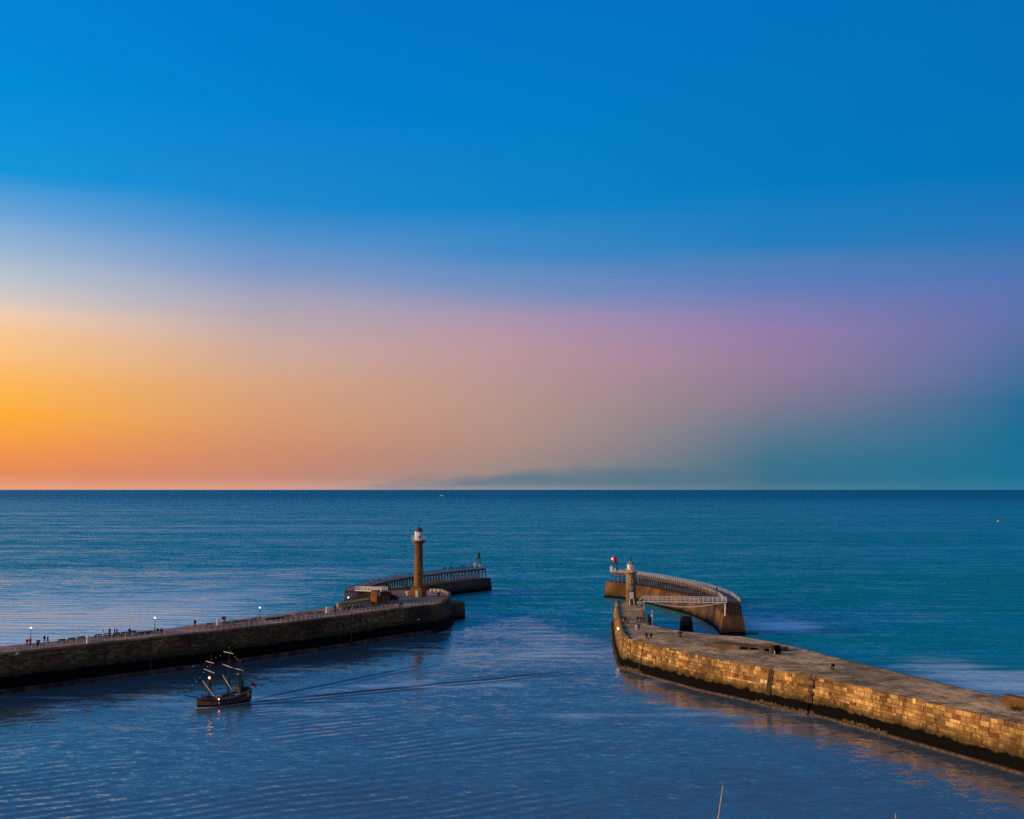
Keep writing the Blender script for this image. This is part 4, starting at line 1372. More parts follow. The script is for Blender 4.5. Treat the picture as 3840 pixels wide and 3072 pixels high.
# ------------------------------------------------------------------ STREET FURNITURE
def lamp_post():
    root = thing('lamp_post', 'x', 'lamp post')
    MB().lathe([(0.22, 0), (0.22, 0.15), (0.16, 0.25), (0.15, 1.25), (0.18, 1.3), (0.09, 1.45), (0.07, 3.55), (0.13, 3.62), (0.16, 3.72)], 8).build('post', M_DARK, root, world=False)
    MB().ball((0, 0, 4.03), 0.28, 14, 10).build('globe', M_LAMP, root, world=False, smooth=True)
    MB().lathe([(0.17, 4.36), (0.12, 4.44), (0.03, 4.55)], 8).build('cap', M_DARK, root, world=False)
    return root


lamps = [(P(114.5, 2414, ZW), 'lit globe lamp post behind the orange lifebuoy'), (P(580.3, 2372, ZW), 'lit globe lamp post above the long dark deck slot and two walkers'),
         (P(974, 2329.5, ZW), 'lit globe lamp post left of the row of picnic tables'), (P(1306, 2287, ZW), 'lit globe lamp post in front of the stone wing by the abutment')]
lp0 = lamp_post()
for i, (p, lab) in enumerate(lamps):
    o = lp0 if i == 0 else copy_tree(lp0)
    place(o, p, 0, lab, 'globe lamps along the left pier')


def bench():
    root = thing('bench', 'x', 'bench')
    MB().box((0, 0, 0.45), (2.1, 0.5, 0.1)).build('seat', M_BENCH, root, world=False)
    MB().box((0, -0.26, 0.86), (2.1, 0.09, 0.32)).build('backrest', M_BENCH, root, world=False)
    for sx in (-0.85, 0.85):
        MB().box((sx, 0.05, 0.2), (0.14, 0.5, 0.4)).build('leg', M_BENCH, root, world=False)
        MB().tube((sx, -0.22, 0.4), (sx, -0.28, 1.0), 0.05, n=4).build('arm', M_BENCH, root, world=False)
    return root


def picnic():
    root = thing('picnic_table', 'x', 'picnic table')
    MB().box((0, 0, 0.8), (2.7, 0.85, 0.1)).build('tabletop', M_BENCH, root, world=False)
    for sy in (-0.85, 0.85):
        MB().box((0, sy, 0.47), (2.7, 0.34, 0.09)).build('seat', M_BENCH, root, world=False)
    for sx in (-0.95, 0.95):
        for sy in (-1, 1):
            MB().tube((sx, sy * 0.8, 0), (sx, sy * 0.25, 0.78), 0.07, n=4).build('leg', M_BENCH, root, world=False)
        MB().box((sx, 0, 0.40), (0.09, 1.9, 0.1)).build('crossbar', M_BENCH, root, world=False)
    return root


def head_at(p):
    s = nearest_s(WPATH, p)
    _, t_, _ = WPATH.at(s)
    return math.atan2(t_.y, t_.x)


b0, t0_ = bench(), picnic()
bl = [((229, 2411), 'b', 'dark bench nearest the litter bin on the left pier'), ((266, 2406.5), 'b', 'middle of the three dark benches left of the first white pillar'),
      ((302, 2401), 'b', 'dark bench just left of the first white pillar'), ((366.7, 2392.6), 'b', 'dark bench between the white pillar and the far yellow post'),
      ((401, 2389), 'b', 'dark bench right beside the far yellow post'), ((435.6, 2386.5), 'b', 'dark bench in front of the standing pair near the yellow posts'),
      ((464.7, 2383.4), 'b', 'dark bench behind the near yellow post'), ((495.3, 2379.5), 'b', 'dark bench beside the lone figure right of the yellow posts'),
      ((784, 2349), 'b', 'lone dark bench left of the second white pillar'), ((850, 2343.6), 't', 'dark picnic table just right of the second white pillar'),
      ((882.4, 2341), 'b', 'dark bench between two picnic tables below the third lamp'), ((912.4, 2335.5), 't', 'dark picnic table second right of the second white pillar'),
      ((950.6, 2331.4), 'b', 'dark bench just left of the third globe lamp'), ((1080, 2316.8), 't', 'picnic table at the right end of the long dark deck slot'),
      ((1122, 2311.8), 't', 'second picnic table right of the long dark deck slot'), ((1161, 2307.6), 't', 'picnic table below the slim teal post'),
      ((1198, 2303.5), 't', 'picnic table just left of the third white pillar'), ((1256.4, 2296.8), 't', 'picnic table just right of the third white pillar'),
      ((1288, 2292), 'b', 'dark bench left of the fourth lamp beside three figures'), ((1329.6, 2286), 'b', 'dark bench below the short railing'),
      ((1358.8, 2282.4), 't', 'picnic table below the right half of the short railing'), ((1399, 2278), 't', 'picnic table under the red box on the abutment'),
      ((1421, 2274), 't', 'picnic table below the abutment steps'), ((1446.4, 2271), 'b', 'dark bench farthest right, near the lighthouse forecourt')]
fb_, ft_ = True, True
for (uv, k, lab) in bl:
    p = P(uv[0], uv[1], ZW + 0.05)
    if k == 'b':
        o = b0 if fb_ else copy_tree(b0)
        fb_ = False
        place(o, p, head_at(p), lab, 'benches along the left pier')
    else:
        o = t0_ if ft_ else copy_tree(t0_)
        ft_ = False
        place(o, p, head_at(p), lab, 'picnic tables along the left pier')
for uv, L, lab in (((542, 2376), 4.8, 'long dark box standing in for a deck slot left of the second lamp'), ((1027, 2322), 7.0, 'long dark box standing in for a deck slot right of the third lamp')):  # dark boxes stand in for flush dark slots in the deck
    p = P(uv[0], uv[1], ZW + 0.05)
    o = thing('slot_box', lab, 'deck slot', tuple(p), head_at(p), 'long dark deck slots on the left pier')
    MB().box((0, 0, 0.2), (L * 0.97, 0.6, 0.4)).build('box_side', M_BENCH, o, world=False)
    MB().box((0, 0, 0.44), (L, 0.75, 0.08)).build('seat', M_BENCH, o, world=False)  # dark lid standing for the slot opening


def pillar():
    root = thing('white_pillar', 'x', 'pillar')
    MB().lathe([(0.42, 0), (0.42, 0.25), (0.34, 0.32), (0.31, 1.15), (0.4, 1.22), (0.4, 1.32)], 12).build('shaft', M_WHITE, root, world=False)
    MB().lathe([(0.26, 1.32), (0.27, 1.5), (0.36, 1.58), (0.34, 1.75), (0.15, 1.95), (0.05, 2.0)], 12).build('cap', M_WHITE, root, world=False)
    return root


p0 = pillar()
for i, (uv, lab) in enumerate((((328.5, 2412.5), 'white capped pillar left of the yellow posts'), ((816, 2347), 'white capped pillar between the second and third lamps'),
                               ((1225.5, 2299.5), 'white capped pillar left of the stone wing'))):
    o = p0 if i == 0 else copy_tree(p0)
    place(o, P(uv[0], uv[1], ZW + 0.05), 0, lab, 'white pillars along the left pier')


def yellow_post():
    root = thing('yellow_post', 'x', 'post')
    MB().lathe([(0.2, 0), (0.2, 0.55), (0.07, 0.62), (0.06, 1.45)], 8).build('shaft', M_YELLOW, root, world=False)
    MB().box((0, 0, 1.58), (0.4, 0.18, 0.28)).build('viewer_head', M_YELLOW, root, world=False)
    return root


y0 = yellow_post()
place(y0, P(386.6, 2387, ZW + .05), 0.2, 'yellow telescope post on the seaward edge of the left pier', 'yellow posts')
place(copy_tree(y0), P(470.8, 2397.5, ZW + .06), 0.2, 'yellow post standing against the harbour railing', 'yellow posts')
lb = thing('lifebuoy_stand', 'orange lifebuoy housing on a dark post in front of the first lamp', 'lifebuoy', tuple(P(113, 2420, ZW + .05)))
MB().box((0, 0, 0.45), (0.3, 0.2, 0.9)).build('post', M_DARK, lb, world=False)
mb = MB()
for i in range(18):
    a, b = 2 * math.pi * i / 18, 2 * math.pi * (i + 1) / 18
    mb.tube((0.34 * math.cos(a), -0.15, 1.25 + 0.34 * math.sin(a)), (0.34 * math.cos(b), -0.15, 1.25 + 0.34 * math.sin(b)), 0.13, n=6)
mb.build('ring', M_ORANGE, lb, world=False)
MB().box((0, 0, 1.25), (0.75, 0.08, 0.8)).build('backboard', M_ORANGE, lb, world=False)
bn = thing('litter_bin', 'dark square litter bin right of the orange lifebuoy', 'litter bin', tuple(P(143, 2420.5, ZW + .05)), 0.6)
MB().box((0, 0, 0.55), (0.75, 0.75, 1.1)).build('body', M_DARK, bn, world=False)
MB().box((0, 0, 1.2), (0.85, 0.85, 0.2)).build('lid', M_DARK, bn, world=False)
MB().box((0, -0.385, 0.85), (0.45, 0.03, 0.25)).build('slot', M_RAIL, bn, world=False)
tag(MB().tube(P(1150, 2292, ZW), P(1150, 2292, ZW) + Vector((0, 0, 1.7)), 0.12, 0.09).ball(P(1150, 2292, ZW) + Vector((0, 0, 1.75)), 0.14).build('teal_post', M_TEALP), 'slim teal post on the seaward edge of the left pier', 'post')


def capstan(label, p, m_, s=1.0):
    root = thing('capstan', label, 'capstan', tuple(p))
    MB().lathe([(0.55 * s, 0), (0.5 * s, 0.12 * s), (0.34 * s, 0.3 * s), (0.32 * s, 0.8 * s), (0.42 * s, 0.95 * s)], 12).build('barrel', m_, root, world=False)
    MB().lathe([(0.72 * s, 0.95 * s), (0.78 * s, 1.05 * s), (0.75 * s, 1.3 * s), (0.4 * s, 1.42 * s)], 12).build('head', m_, root, world=False)
    return root


capstan('white mushroom-topped capstan left of the tall lighthouse', zB(370, 560, ZW), M_WHITE, 1.05)
capstan('dark capstan with yellow drum on the left pier head', zB(1270, 590, ZW), M_BLACK, 0.95)
capstan('rusty capstan standing alone on the right pier paving', z4(1112, 1180, ZE), M_RUST, 1.1)
for x, lab in ((1040, 'small white bollard at the head parapet, nearest the lighthouse'), (1150, 'small white bollard in the middle of the head parapet'), (1260, 'small white bollard at the head parapet beside the dark capstan')):
    p = zB(x, 455, ZW)
    root = thing('white_bollard', lab, 'bollard', tuple(p), 0, 'white bollards on the pier head')
    MB().lathe([(0.3, 0), (0.25, 0.6), (0.4, 0.75), (0.42, 0.95), (0.2, 1.05)], 10).build('shaft', M_WHITE, root, world=False)
cv = thing('covered_machine', 'black tarpaulin-covered machine beside the abutment steps', 'machine', tuple(zA(1560, 660, ZW)), 0.3)
MB().box((0, 0.8, 0.95), (2.7, 1.7, 1.5), taper=0.8).build('cover', M_BLACK, cv, world=False)
MB().box((-0.5, 0.8, 1.85), (1.3, 1.2, 0.5), taper=0.7).build('hood', M_BLACK, cv, world=False)
for sx in (-0.9, 0.9):
    for sy in (0.1, 1.5):
        MB().tube((sx, sy - .1, 0.3), (sx, sy + .1, 0.3), 0.3, n=10).build('wheel', M_DARK, cv, world=False)
MB().ball((0.1, -0.1, 1.35), 0.12).build('lamp', M_WHITE, cv, world=False)


def red_post():
    root = thing('lifebuoy_post', 'x', 'lifebuoy')
    MB().tube((0, 0, 0), (0, 0, 1.0), 0.09).build('post', M_RED, root, world=False)
    MB().box((0, 0, 1.35), (0.62, 0.28, 0.95), taper=0.8).build('housing', M_RED, root, world=False)
    return root


r0 = red_post()
rl_ = [(z3(200, 935, ZX), 'red lifebuoy housing at the landward corner of the left extension'), (z3(565, 852, ZX), 'red lifebuoy housing halfway along the left extension deck'),
       (z3(825, 778, ZX), 'red lifebuoy housing on the left extension nearest the lighthouse'), (zC(588, 592, ZY), 'red lifebuoy housing beside the red beacon'),
       (z4(1315, 522, ZY), 'red lifebuoy housing midway along the right extension'), (z4(1850, 715, ZY), 'red lifebuoy housing at the corner above the white bridge'),
       (z4(334, 1020, ZE), 'small red lifebuoy housing on the kerb of the right pier')]
for i, (p, lab) in enumerate(rl_):
    o = r0 if i == 0 else copy_tree(r0)
    place(o, p, 0.3 * i, lab, 'red lifebuoy housings')
p = z3(1693, 668, ZX)
ob = thing('lifebuoy_stand', 'orange ring lifebuoy stand left of the green beacon', 'lifebuoy', tuple(p))
mb = MB()
for i in range(16):
    a, b = 2 * math.pi * i / 16, 2 * math.pi * (i + 1) / 16
    mb.tube((0.38 * math.cos(a), 0, 1.1 + 0.38 * math.sin(a)), (0.38 * math.cos(b), 0, 1.1 + 0.38 * math.sin(b)), 0.15, n=6)
mb.build('ring', M_ORANGE, ob, world=False)
MB().tube((0, 0.16, 0), (0, 0.16, 1.4), 0.08).build('post', M_TIMBER, ob, world=False)
# pole with white ring at the seaward corner of the right pier
p = P(2446, 2349, ZE)
pl = thing('signal_pole', 'tall thin pole with a white round ring on the right pier edge', 'pole', tuple(p))
MB().tube((0, 0, 0), (0, 0, 5.0), 0.08, 0.05).build('mast', M_PALE, pl, world=False)
MB().tube((-0.15, -0.12, 3.2), (-0.15, -0.02, 3.2), 0.42, n=16).build('disc', M_WHITE, pl, world=False)
MB().ball((0, -0.05, 4.4), 0.16).build('ball', M_WHITE, pl, world=False)
# day mark with amber light on the west face
s = nearest_s(EPATH, z4(340, 1060, ZE))
ep, et, en = EPATH.at(s)
dm = thing('day_mark', 'white triangle day mark with amber light on the right pier wall', 'day mark', (ep.x + en.x * 0.9, ep.y + en.y * 0.9, 6.3), 0.25)
mb = MB()
mb.add([(-.55, -.05, 0), (.55, -.05, 0), (0, -.05, 1.35), (-.55, .05, 0), (.55, .05, 0), (0, .05, 1.35)], [(0, 1, 2), (5, 4, 3), (0, 3, 4, 1), (1, 4, 5, 2), (2, 5, 3, 0)])
mb.build('board', M_WHITE, dm, world=False)
MB().ball((0.08, 0, 1.65), 0.24, 10, 6).build('lamp', M_AMBER, dm, world=False)
MB().tube((0, 0.02, 0.6), (1.0, 0.3, 0.9), 0.06).build('bracket', M_DARK, dm, world=False)
MB().tube((0.04, 0, 1.2), (0.08, 0, 1.6), 0.05).build('lamp_stem', M_DARK, dm, world=False)
p = zC(470, 1715, ZE)
ms = thing('mooring_post', 'slim pale post with white cap at the left kerb of the right pier', 'post', tuple(p))
MB().tube((0, 0, 0), (0, 0, 1.1), 0.1).build('shaft', M_PALE, ms, world=False)
MB().box((0.1, 0, 1.18), (0.5, 0.2, 0.14)).build('cap', M_WHITE, ms, world=False)


# ------------------------------------------------------------------ PEOPLE
def body_mesh(name, legs, arms, lean=0.0):
    vsx, rad, ed = [], [], []

    def v(p, r, par=None):
        vsx.append((p[0], p[1] + lean * max(0.0, p[2] - 0.9), p[2]))
        rad.append(r)
        if par is not None:
            ed.append((par, len(vsx) - 1))
        return len(vsx) - 1
    pel = v((0, 0, 0.95), (0.15, 0.12))
    sp = v((0, 0, 1.15), (0.145, 0.11), pel)
    ch = v((0, 0, 1.36), (0.17, 0.12), sp)
    nk = v((0, 0.0, 1.50), (0.06, 0.06), ch)
    hd = v((0, 0.02, 1.60), (0.085, 0.095), nk)
    tp = v((0, 0.015, 1.70), (0.075, 0.085), hd)
    hands = []
    for k, sx in enumerate((-1, 1)):
        el, wr = arms[k]
        a = v((sx * 0.19, 0, 1.42), (0.07, 0.07), ch)
        b = v((sx * el[0], el[1], el[2]), (0.052, 0.052), a)
        c = v((sx * wr[0], wr[1], wr[2]), (0.036, 0.034), b)
        d = Vector((sx * wr[0] - sx * el[0], wr[1] - el[1], wr[2] - el[2])).normalized()
        h = v((sx * wr[0] + d.x * .09, wr[1] + d.y * .09, wr[2] + d.z * .09), (0.042, 0.024), c)
        hands.append((Vector(vsx[h]), d, sx))
    for k, sx in enumerate((-1, 1)):
        kn, an = legs[k]
        a = v((sx * 0.10, 0, 0.88), (0.105, 0.105), pel)
        b = v((sx * 0.115, kn[0], kn[1]), (0.07, 0.07), a)
        c = v((sx * 0.12, an[0], an[1]), (0.045, 0.045), b)
        v((sx * 0.125, an[0] + 0.15, an[1] - 0.05), (0.045, 0.035), c)
    me = bpy.data.meshes.new(name)
    me.from_pydata(vsx, ed, [])
    o = bpy.data.objects.new(name, me)
    COL.objects.link(o)
    sk = o.modifiers.new('skin', 'SKIN')
    for i, r in enumerate(rad):
        me.skin_vertices[0].data[i].radius = r
    me.skin_vertices[0].data[0].use_root = True
    sb = o.modifiers.new('sub', 'SUBSURF')
    sb.levels = sb.render_levels = 1
    dg = bpy.context.evaluated_depsgraph_get()
    ev = bpy.data.meshes.new_from_object(o.evaluated_get(dg))
    bpy.data.objects.remove(o)
    vv = [Vector(x.co) for x in ev.vertices]
    nn = [Vector(x.normal) for x in ev.vertices]
    ff = [tuple(p_.vertices) for p_ in ev.polygons]
    lo = min(x.z for x in vv)
    mb = MB()
    mb.add([x - Vector((0, 0, lo)) for x in vv], ff)
    for hp_, d, sx in hands:       # five fingers per hand
        side = d.cross(Vector((1, 0, 0)) if abs(d.x) < .7 else Vector((0, 1, 0))).normalized()
        hp2 = hp_ - Vector((0, 0, lo))
        for k in range(4):
            a = hp2 + side * (0.02 * (k - 1.5)) + d * 0.02
            b = a + d * (0.05 + 0.012 * (1.5 - abs(k - 1.5)))
            mb.tube(a, b, 0.009, 0.008, n=4)
            mb.tube(b, b + d * 0.03 + Vector((0, 0.012, 0)), 0.008, 0.006, n=4)
        a = hp2 - side * 0.03 - d * 0.03
        mb.tube(a, a - side * 0.03 + d * 0.04, 0.011, 0.009, n=4)
    hy = 0.02 + lean * 0.7
    mb.tube((0, hy + .085, 1.62 - lo), (0, hy + .125, 1.595 - lo), 0.014, 0.02, n=5)     # nose
    for sx in (-1, 1):
        mb.ball((sx * .035, hy + .088, 1.635 - lo), 0.013, 6, 4, mi=1)     # eyes
        mb.ball((sx * .09, hy - .0, 1.61 - lo), 0.024, 6, 4)               # ears
    mb.box((0, hy + .092, 1.555 - lo), (0.045, 0.012, 0.01), mi=2)         # mouth

    def shell(test, inf, zoff=0.0):
        idx = {}
        sv, sf = [], []
        for f in ff:
            c = sum((vv[i] for i in f), Vector()) / len(f)
            if test(c):
                q = []
                for i in f:
                    if i not in idx:
                        idx[i] = len(sv)
                        sv.append(vv[i] + nn[i] * inf - Vector((0, 0, lo)))
                    q.append(idx[i])
                sf.append(q)
        s_ = MB()
        s_.add(sv, sf)
        return s_
    hand_pts = [h_[0] for h_ in hands]
    notp = lambda c: all((c - h_).length > 0.11 for h_ in hand_pts)
    ly = lambda z: lean * max(0, z - .9)
    jac = shell(lambda c: c.z < 1.50 and notp(c) and (c.z > 0.78 or (abs(c.x) > 0.19)), 0.05)
    tro = shell(lambda c: 0.11 < c.z < 0.95 and abs(c.x) < 0.215 and notp(c), 0.03)
    hair = shell(lambda c: c.z > 1.56 and (c.y - ly(c.z) < 0.03 or c.z > 1.68) and abs(c.x) < .12, 0.018)
    shoe = shell(lambda c: c.z <= 0.11, 0.012)
    return mb, jac, tro, hair, shoe


M_SKIN = mat('skin', (0.42, 0.26, 0.18), 0.6, var=0.05)
M_EYE = mat('eye_dark', (0.01, 0.01, 0.01), 0.3)
M_LIP = mat('lip', (0.25, 0.08, 0.07), 0.5)
M_SHOE = mat('shoe_black', (0.015, 0.014, 0.013), 0.6)
CL = {k: mat('cloth_' + k, c, 0.9, var=0.15, vscale=8) for k, c in dict(
    black=(0.012, 0.012, 0.014), navy=(0.015, 0.022, 0.05), grey=(0.08, 0.085, 0.09), red=(0.55, 0.02, 0.025), orange=(0.62, 0.20, 0.02), white=(0.62, 0.60, 0.55),
    brown=(0.08, 0.035, 0.02), jeans=(0.03, 0.06, 0.11), pink=(0.45, 0.12, 0.18), blue=(0.02, 0.05, 0.16), maroon=(0.09, 0.012, 0.02), pale=(0.45, 0.47, 0.52), hair=(0.03, 0.02, 0.012), fair=(0.22, 0.14, 0.07)).items()}
arm_dn = ((0.25, -0.02, 1.16), (0.27, 0.06, 0.92))
arm_fw = ((0.24, 0.08, 1.17), (0.22, 0.22, 0.98))
arm_bk = ((0.25, -0.12, 1.17), (0.27, -0.08, 0.93))
arm_ph = ((0.24, 0.12, 1.18), (0.08, 0.34, 1.38))
stand = ((0.0 + .02, 0.5), (-0.02, 0.08))
stepf = ((0.16, 0.52), (0.26, 0.10))
stepb = ((-0.02, 0.50), (-0.30, 0.16))
POSE = {
    'stand': body_mesh('p1', (stand, stand), (arm_dn, arm_dn)),
    'walk': body_mesh('p2', (stepf, stepb), (arm_bk, arm_fw), 0.04),
    'walkb': body_mesh('p3', (stepb, stepf), (arm_fw, arm_bk), 0.04),
    'look': body_mesh('p4', (stand, stand), (arm_ph, arm_dn), 0.03),
}
PROTO = {}


def person(p, rz, pose, top, leg, label, group=None, h=1.0, hair='hair', bag=None):
    if pose not in PROTO:
        body, jac, tro, hr, sh = POSE[pose]
        o = body.build('person', [M_SKIN, M_EYE, M_LIP], smooth=True)
        for nm, s_, m_ in (('jacket', jac, CL['black']), ('trousers', tro, CL['black']), ('hair', hr, CL['hair']), ('shoes', sh, M_SHOE)):
            s_.build(nm, m_, o, world=False, smooth=True)
        PROTO[pose] = o
        first = True
    else:
        o = copy_tree(PROTO[pose])
    tag(o, label, 'person', group)
    if not group and 'group' in o:
        del o['group']
    o.location = p
    o.rotation_euler = (0, 0, rz)
    o.scale = (h, h, h)
    for ch in o.children:
        n_ = ch.name.split('.')[0]
        c_ = {'jacket': CL[top], 'trousers': CL[leg], 'hair': CL[hair], 'shoes': M_SHOE}.get(n_)
        if c_:
            ch.material_slots[0].link = 'OBJECT'
            ch.material_slots[0].material = c_
    return o


WZ = ZW + 0.05
aw = axis_w - math.pi / 2      # facing along the pier, out to sea
people = [
    ((100.3, 2421.8), WZ, aw, 'walk', 'maroon', 'black', 'person in dark maroon coat walking just left of the orange lifebuoy'),
    ((166, 2409), WZ, aw, 'walk', 'black', 'navy', 'taller of the dark walking pair right of the litter bin'),
    ((178.3, 2412.7), WZ, aw, 'walkb', 'black', 'maroon', 'shorter of the dark walking pair right of the litter bin'),
    ((411, 2382), WZ, 1.0, 'look', 'black', 'jeans', 'person in black jacket and blue jeans raising a hand near the yellow post'),
    ((429.5, 2381), WZ, 2.0, 'stand', 'black', 'black', 'person in long black coat standing right of the blue jeans'),
    ((438.2, 2380.5), WZ, 2.4, 'stand', 'pale', 'black', 'person in pale top and dark trousers between the yellow posts'),
    ((485, 2381), WZ, 0.4, 'stand', 'maroon', 'black', 'lone person in dark red hood right of the yellow posts'),
    ((591, 2379.8), WZ, 3.6, 'walk', 'black', 'grey', 'dark walker just right of the second lamp post'),
    ((605.5, 2379.8), WZ, 3.6, 'walkb', 'navy', 'grey', 'dark walker farther right of the second lamp post'),
    ((729, 2348), WZ, 1.6, 'stand', 'black', 'black', 'person in black embracing beside the pink hood, at the pier edge'),
    ((733.5, 2348), WZ, 4.6, 'stand', 'maroon', 'black', 'person in maroon hood embracing the figure in black'),
    ((836, 2333), WZ, 0.3, 'stand', 'blue', 'pale', 'person in blue coat looking out to sea beside the second white pillar'),
    ((842.6, 2332.5), WZ, 0.4, 'stand', 'pink', 'maroon', 'person in pink coat leaning close to the blue coat'),
    ((1255.5, 2292), WZ, 0.3, 'stand', 'navy', 'navy', 'navy figure at the picnic table right of the third white pillar'),
    ((1294, 2292), WZ, 2.0, 'stand', 'black', 'black', 'black figure at left of the three by the fourth lamp'),
    ((1304.8, 2293), WZ, 3.0, 'stand', 'black', 'maroon', 'black figure in the middle of three by the fourth lamp'),
    ((1311, 2292), WZ, 3.4, 'stand', 'navy', 'blue', 'figure in blue at right of the three by the fourth lamp'),
    ((1342, 2284), WZ, 2.8, 'stand', 'black', 'black', 'dark figure against the short railing'),
    ((1457.6, 2279), WZ, 3.4, 'stand', 'maroon', 'maroon', 'person in dark red by the rightmost bench'),
    ((1472, 2276.5), WZ, 3.0, 'walk', 'navy', 'navy', 'pale-hatted person in navy walking below the abutment steps'),
    ((1499, 2277.5), WZ, 3.0, 'stand', 'navy', 'navy', 'left one of the pair in navy at the railing below the lighthouse'),
    ((1507, 2277.5), WZ, 2.6, 'stand', 'black', 'navy', 'right one of the pair in navy at the railing below the lighthouse'),
    ((1494, 2256), WZ, 1.0, 'look', 'black', 'brown', 'tall dark figure beside the black covered machine'),
]
for uv, z, rz, pose, top, leg, lab in people:
    hatted = 'hatted' in lab
    person(P(uv[0], uv[1], z), rz, pose, top, leg, lab, 'people strolling on the left pier', 1.07, 'white' if hatted else 'hair')
for (x, y), top, lab in (((465, 852), 'pale', 'person in pale jacket near the landward end of the left extension'), ((1370, 690), 'black', 'leftmost dark figure on the left extension right of the lighthouse'),
                         ((1392, 690), 'grey', 'grey figure second right of the lighthouse on the extension'), ((1447, 684), 'black', 'dark figure third right of the lighthouse on the extension'),
                         ((1467, 685), 'navy', 'navy figure beside the third dark figure on the extension'), ((1573, 677), 'black', 'left figure of the dark four before the orange ring'),
                         ((1597, 670), 'black', 'second figure of the dark four before the orange ring'), ((1620, 667), 'navy', 'third figure of the dark four before the orange ring'),
                         ((1643, 663), 'black', 'rightmost of the dark four, next to the orange ring')):
    person(z3(x, y, ZX), rnd.uniform(0, 6), rnd.choice(['stand', 'walk', 'look']), top, 'black', lab, 'people on the left extension', 1.05)
EZ = ZE + 0.06
for uv, rz, pose, top, leg, lab, h in (
        ((2337, 2336.5), 2.0, 'stand', 'orange', 'navy', 'child in orange jacket at the left kerb of the right pier', 0.72),
        ((2343.5, 2333), 1.0, 'stand', 'black', 'black', 'person all in black beside the orange-jacketed child', 1.02),
        ((2349.6, 2333.5), 2.6, 'stand', 'maroon', 'black', 'person in dull red between the black coat and the bright red jacket', 1.0),
        ((2356.5, 2338), 3.0, 'walk', 'red', 'black', 'person in bright red jacket below the short lighthouse', 1.05),
        ((2391.4, 2331.8), 3.1, 'walk', 'black', 'grey', 'person in long black coat left of the trio below the bridge end', 1.05),
        ((2403, 2332.2), 3.1, 'walkb', 'brown', 'brown', 'person in brown coat in the middle of the trio below the bridge end', 1.05),
        ((2413, 2332.2), 3.1, 'walk', 'black', 'black', 'child with pale collar right of the brown coat', 0.82),
        ((2386.7, 2364), 2.8, 'walk', 'white', 'white', 'person dressed in white walking on the right pier head', 1.05),
        ((2396.5, 2362), 2.8, 'walkb', 'black', 'jeans', 'person in black jacket and blue jeans beside the white one', 1.05),
        ((2424, 2396.5), 0.4, 'stand', 'maroon', 'maroon', 'person in long dark maroon coat left of the dog', 1.08),
        ((2442, 2397.5), 0.1, 'stand', 'black', 'navy', 'person in black right of the dog', 1.08),
        ((2900 + 498 / 2.2936, 2350 + 375 / 2.2936), 0.6, 'walk', 'orange', 'brown', 'person in orange jacket walking alone with a dark companion', 1.0),
        ((2900 + 518 / 2.2936, 2350 + 375 / 2.2936), 0.6, 'walkb', 'black', 'navy', 'dark companion right of the orange jacket on the right pier', 1.0)):
    person(P(uv[0], uv[1], EZ), rz, pose, top, leg, lab, 'people on the right pier', h)
person(z4(1597, 588, ZY), 2.0, 'walk', 'black', 'grey', 'lone dark person walking on the right extension', None, 1.08)


# dog, one continuous skin
def dog_mesh():
    v = [((0, 0, .42), .11), ((0, .22, .43), .12), ((0, -.24, .42), .10), ((0, .36, .56), .075), ((0, .42, .64), .08), ((0, .54, .61), .04), ((0, -.38, .52), .025), ((0, -.5, .6), .015)]
    e = [(0, 1), (0, 2), (1, 3), (3, 4), (4, 5), (2, 6), (6, 7)]
    for sx in (-1, 1):
        i = len(v)
        v += [((sx * .08, .24, .3), .05), ((sx * .08, .22, .16), .035), ((sx * .08, .24, .03), .03), ((sx * .08, .28, .02), .028)]
        e += [(1, i), (i, i + 1), (i + 1, i + 2), (i + 2, i + 3)]
        i = len(v)
        v += [((sx * .08, -.22, .3), .06), ((sx * .08, -.32, .17), .035), ((sx * .08, -.27, .03), .028), ((sx * .08, -.23, .02), .028)]
        e += [(2, i), (i, i + 1), (i + 1, i + 2), (i + 2, i + 3)]
        v += [((sx * .06, .40, .72), .02)]
        e += [(4, len(v) - 1)]
    me = bpy.data.meshes.new('dog')
    me.from_pydata([p for p, _ in v], e, [])
    o = bpy.data.objects.new('dog', me)
    COL.objects.link(o)
    o.modifiers.new('skin', 'SKIN')
    for i, (_, r) in enumerate(v):
        me.skin_vertices[0].data[i].radius = (r, r)
    s_ = o.modifiers.new('sub', 'SUBSURF')
    s_.levels = s_.render_levels = 1
    ev = bpy.data.meshes.new_from_object(o.evaluated_get(bpy.context.evaluated_depsgraph_get()))
    bpy.data.objects.remove(o)
    ev.materials.append(CL['black'])
    return ev


dg_ = link('dog', dog_mesh())
dg_.location = P(2432, 2397.5, EZ)
dg_.rotation_euler = (0, 0, 0.5)
tag(dg_, 'small black dog between the two people near the stone edge', 'dog')


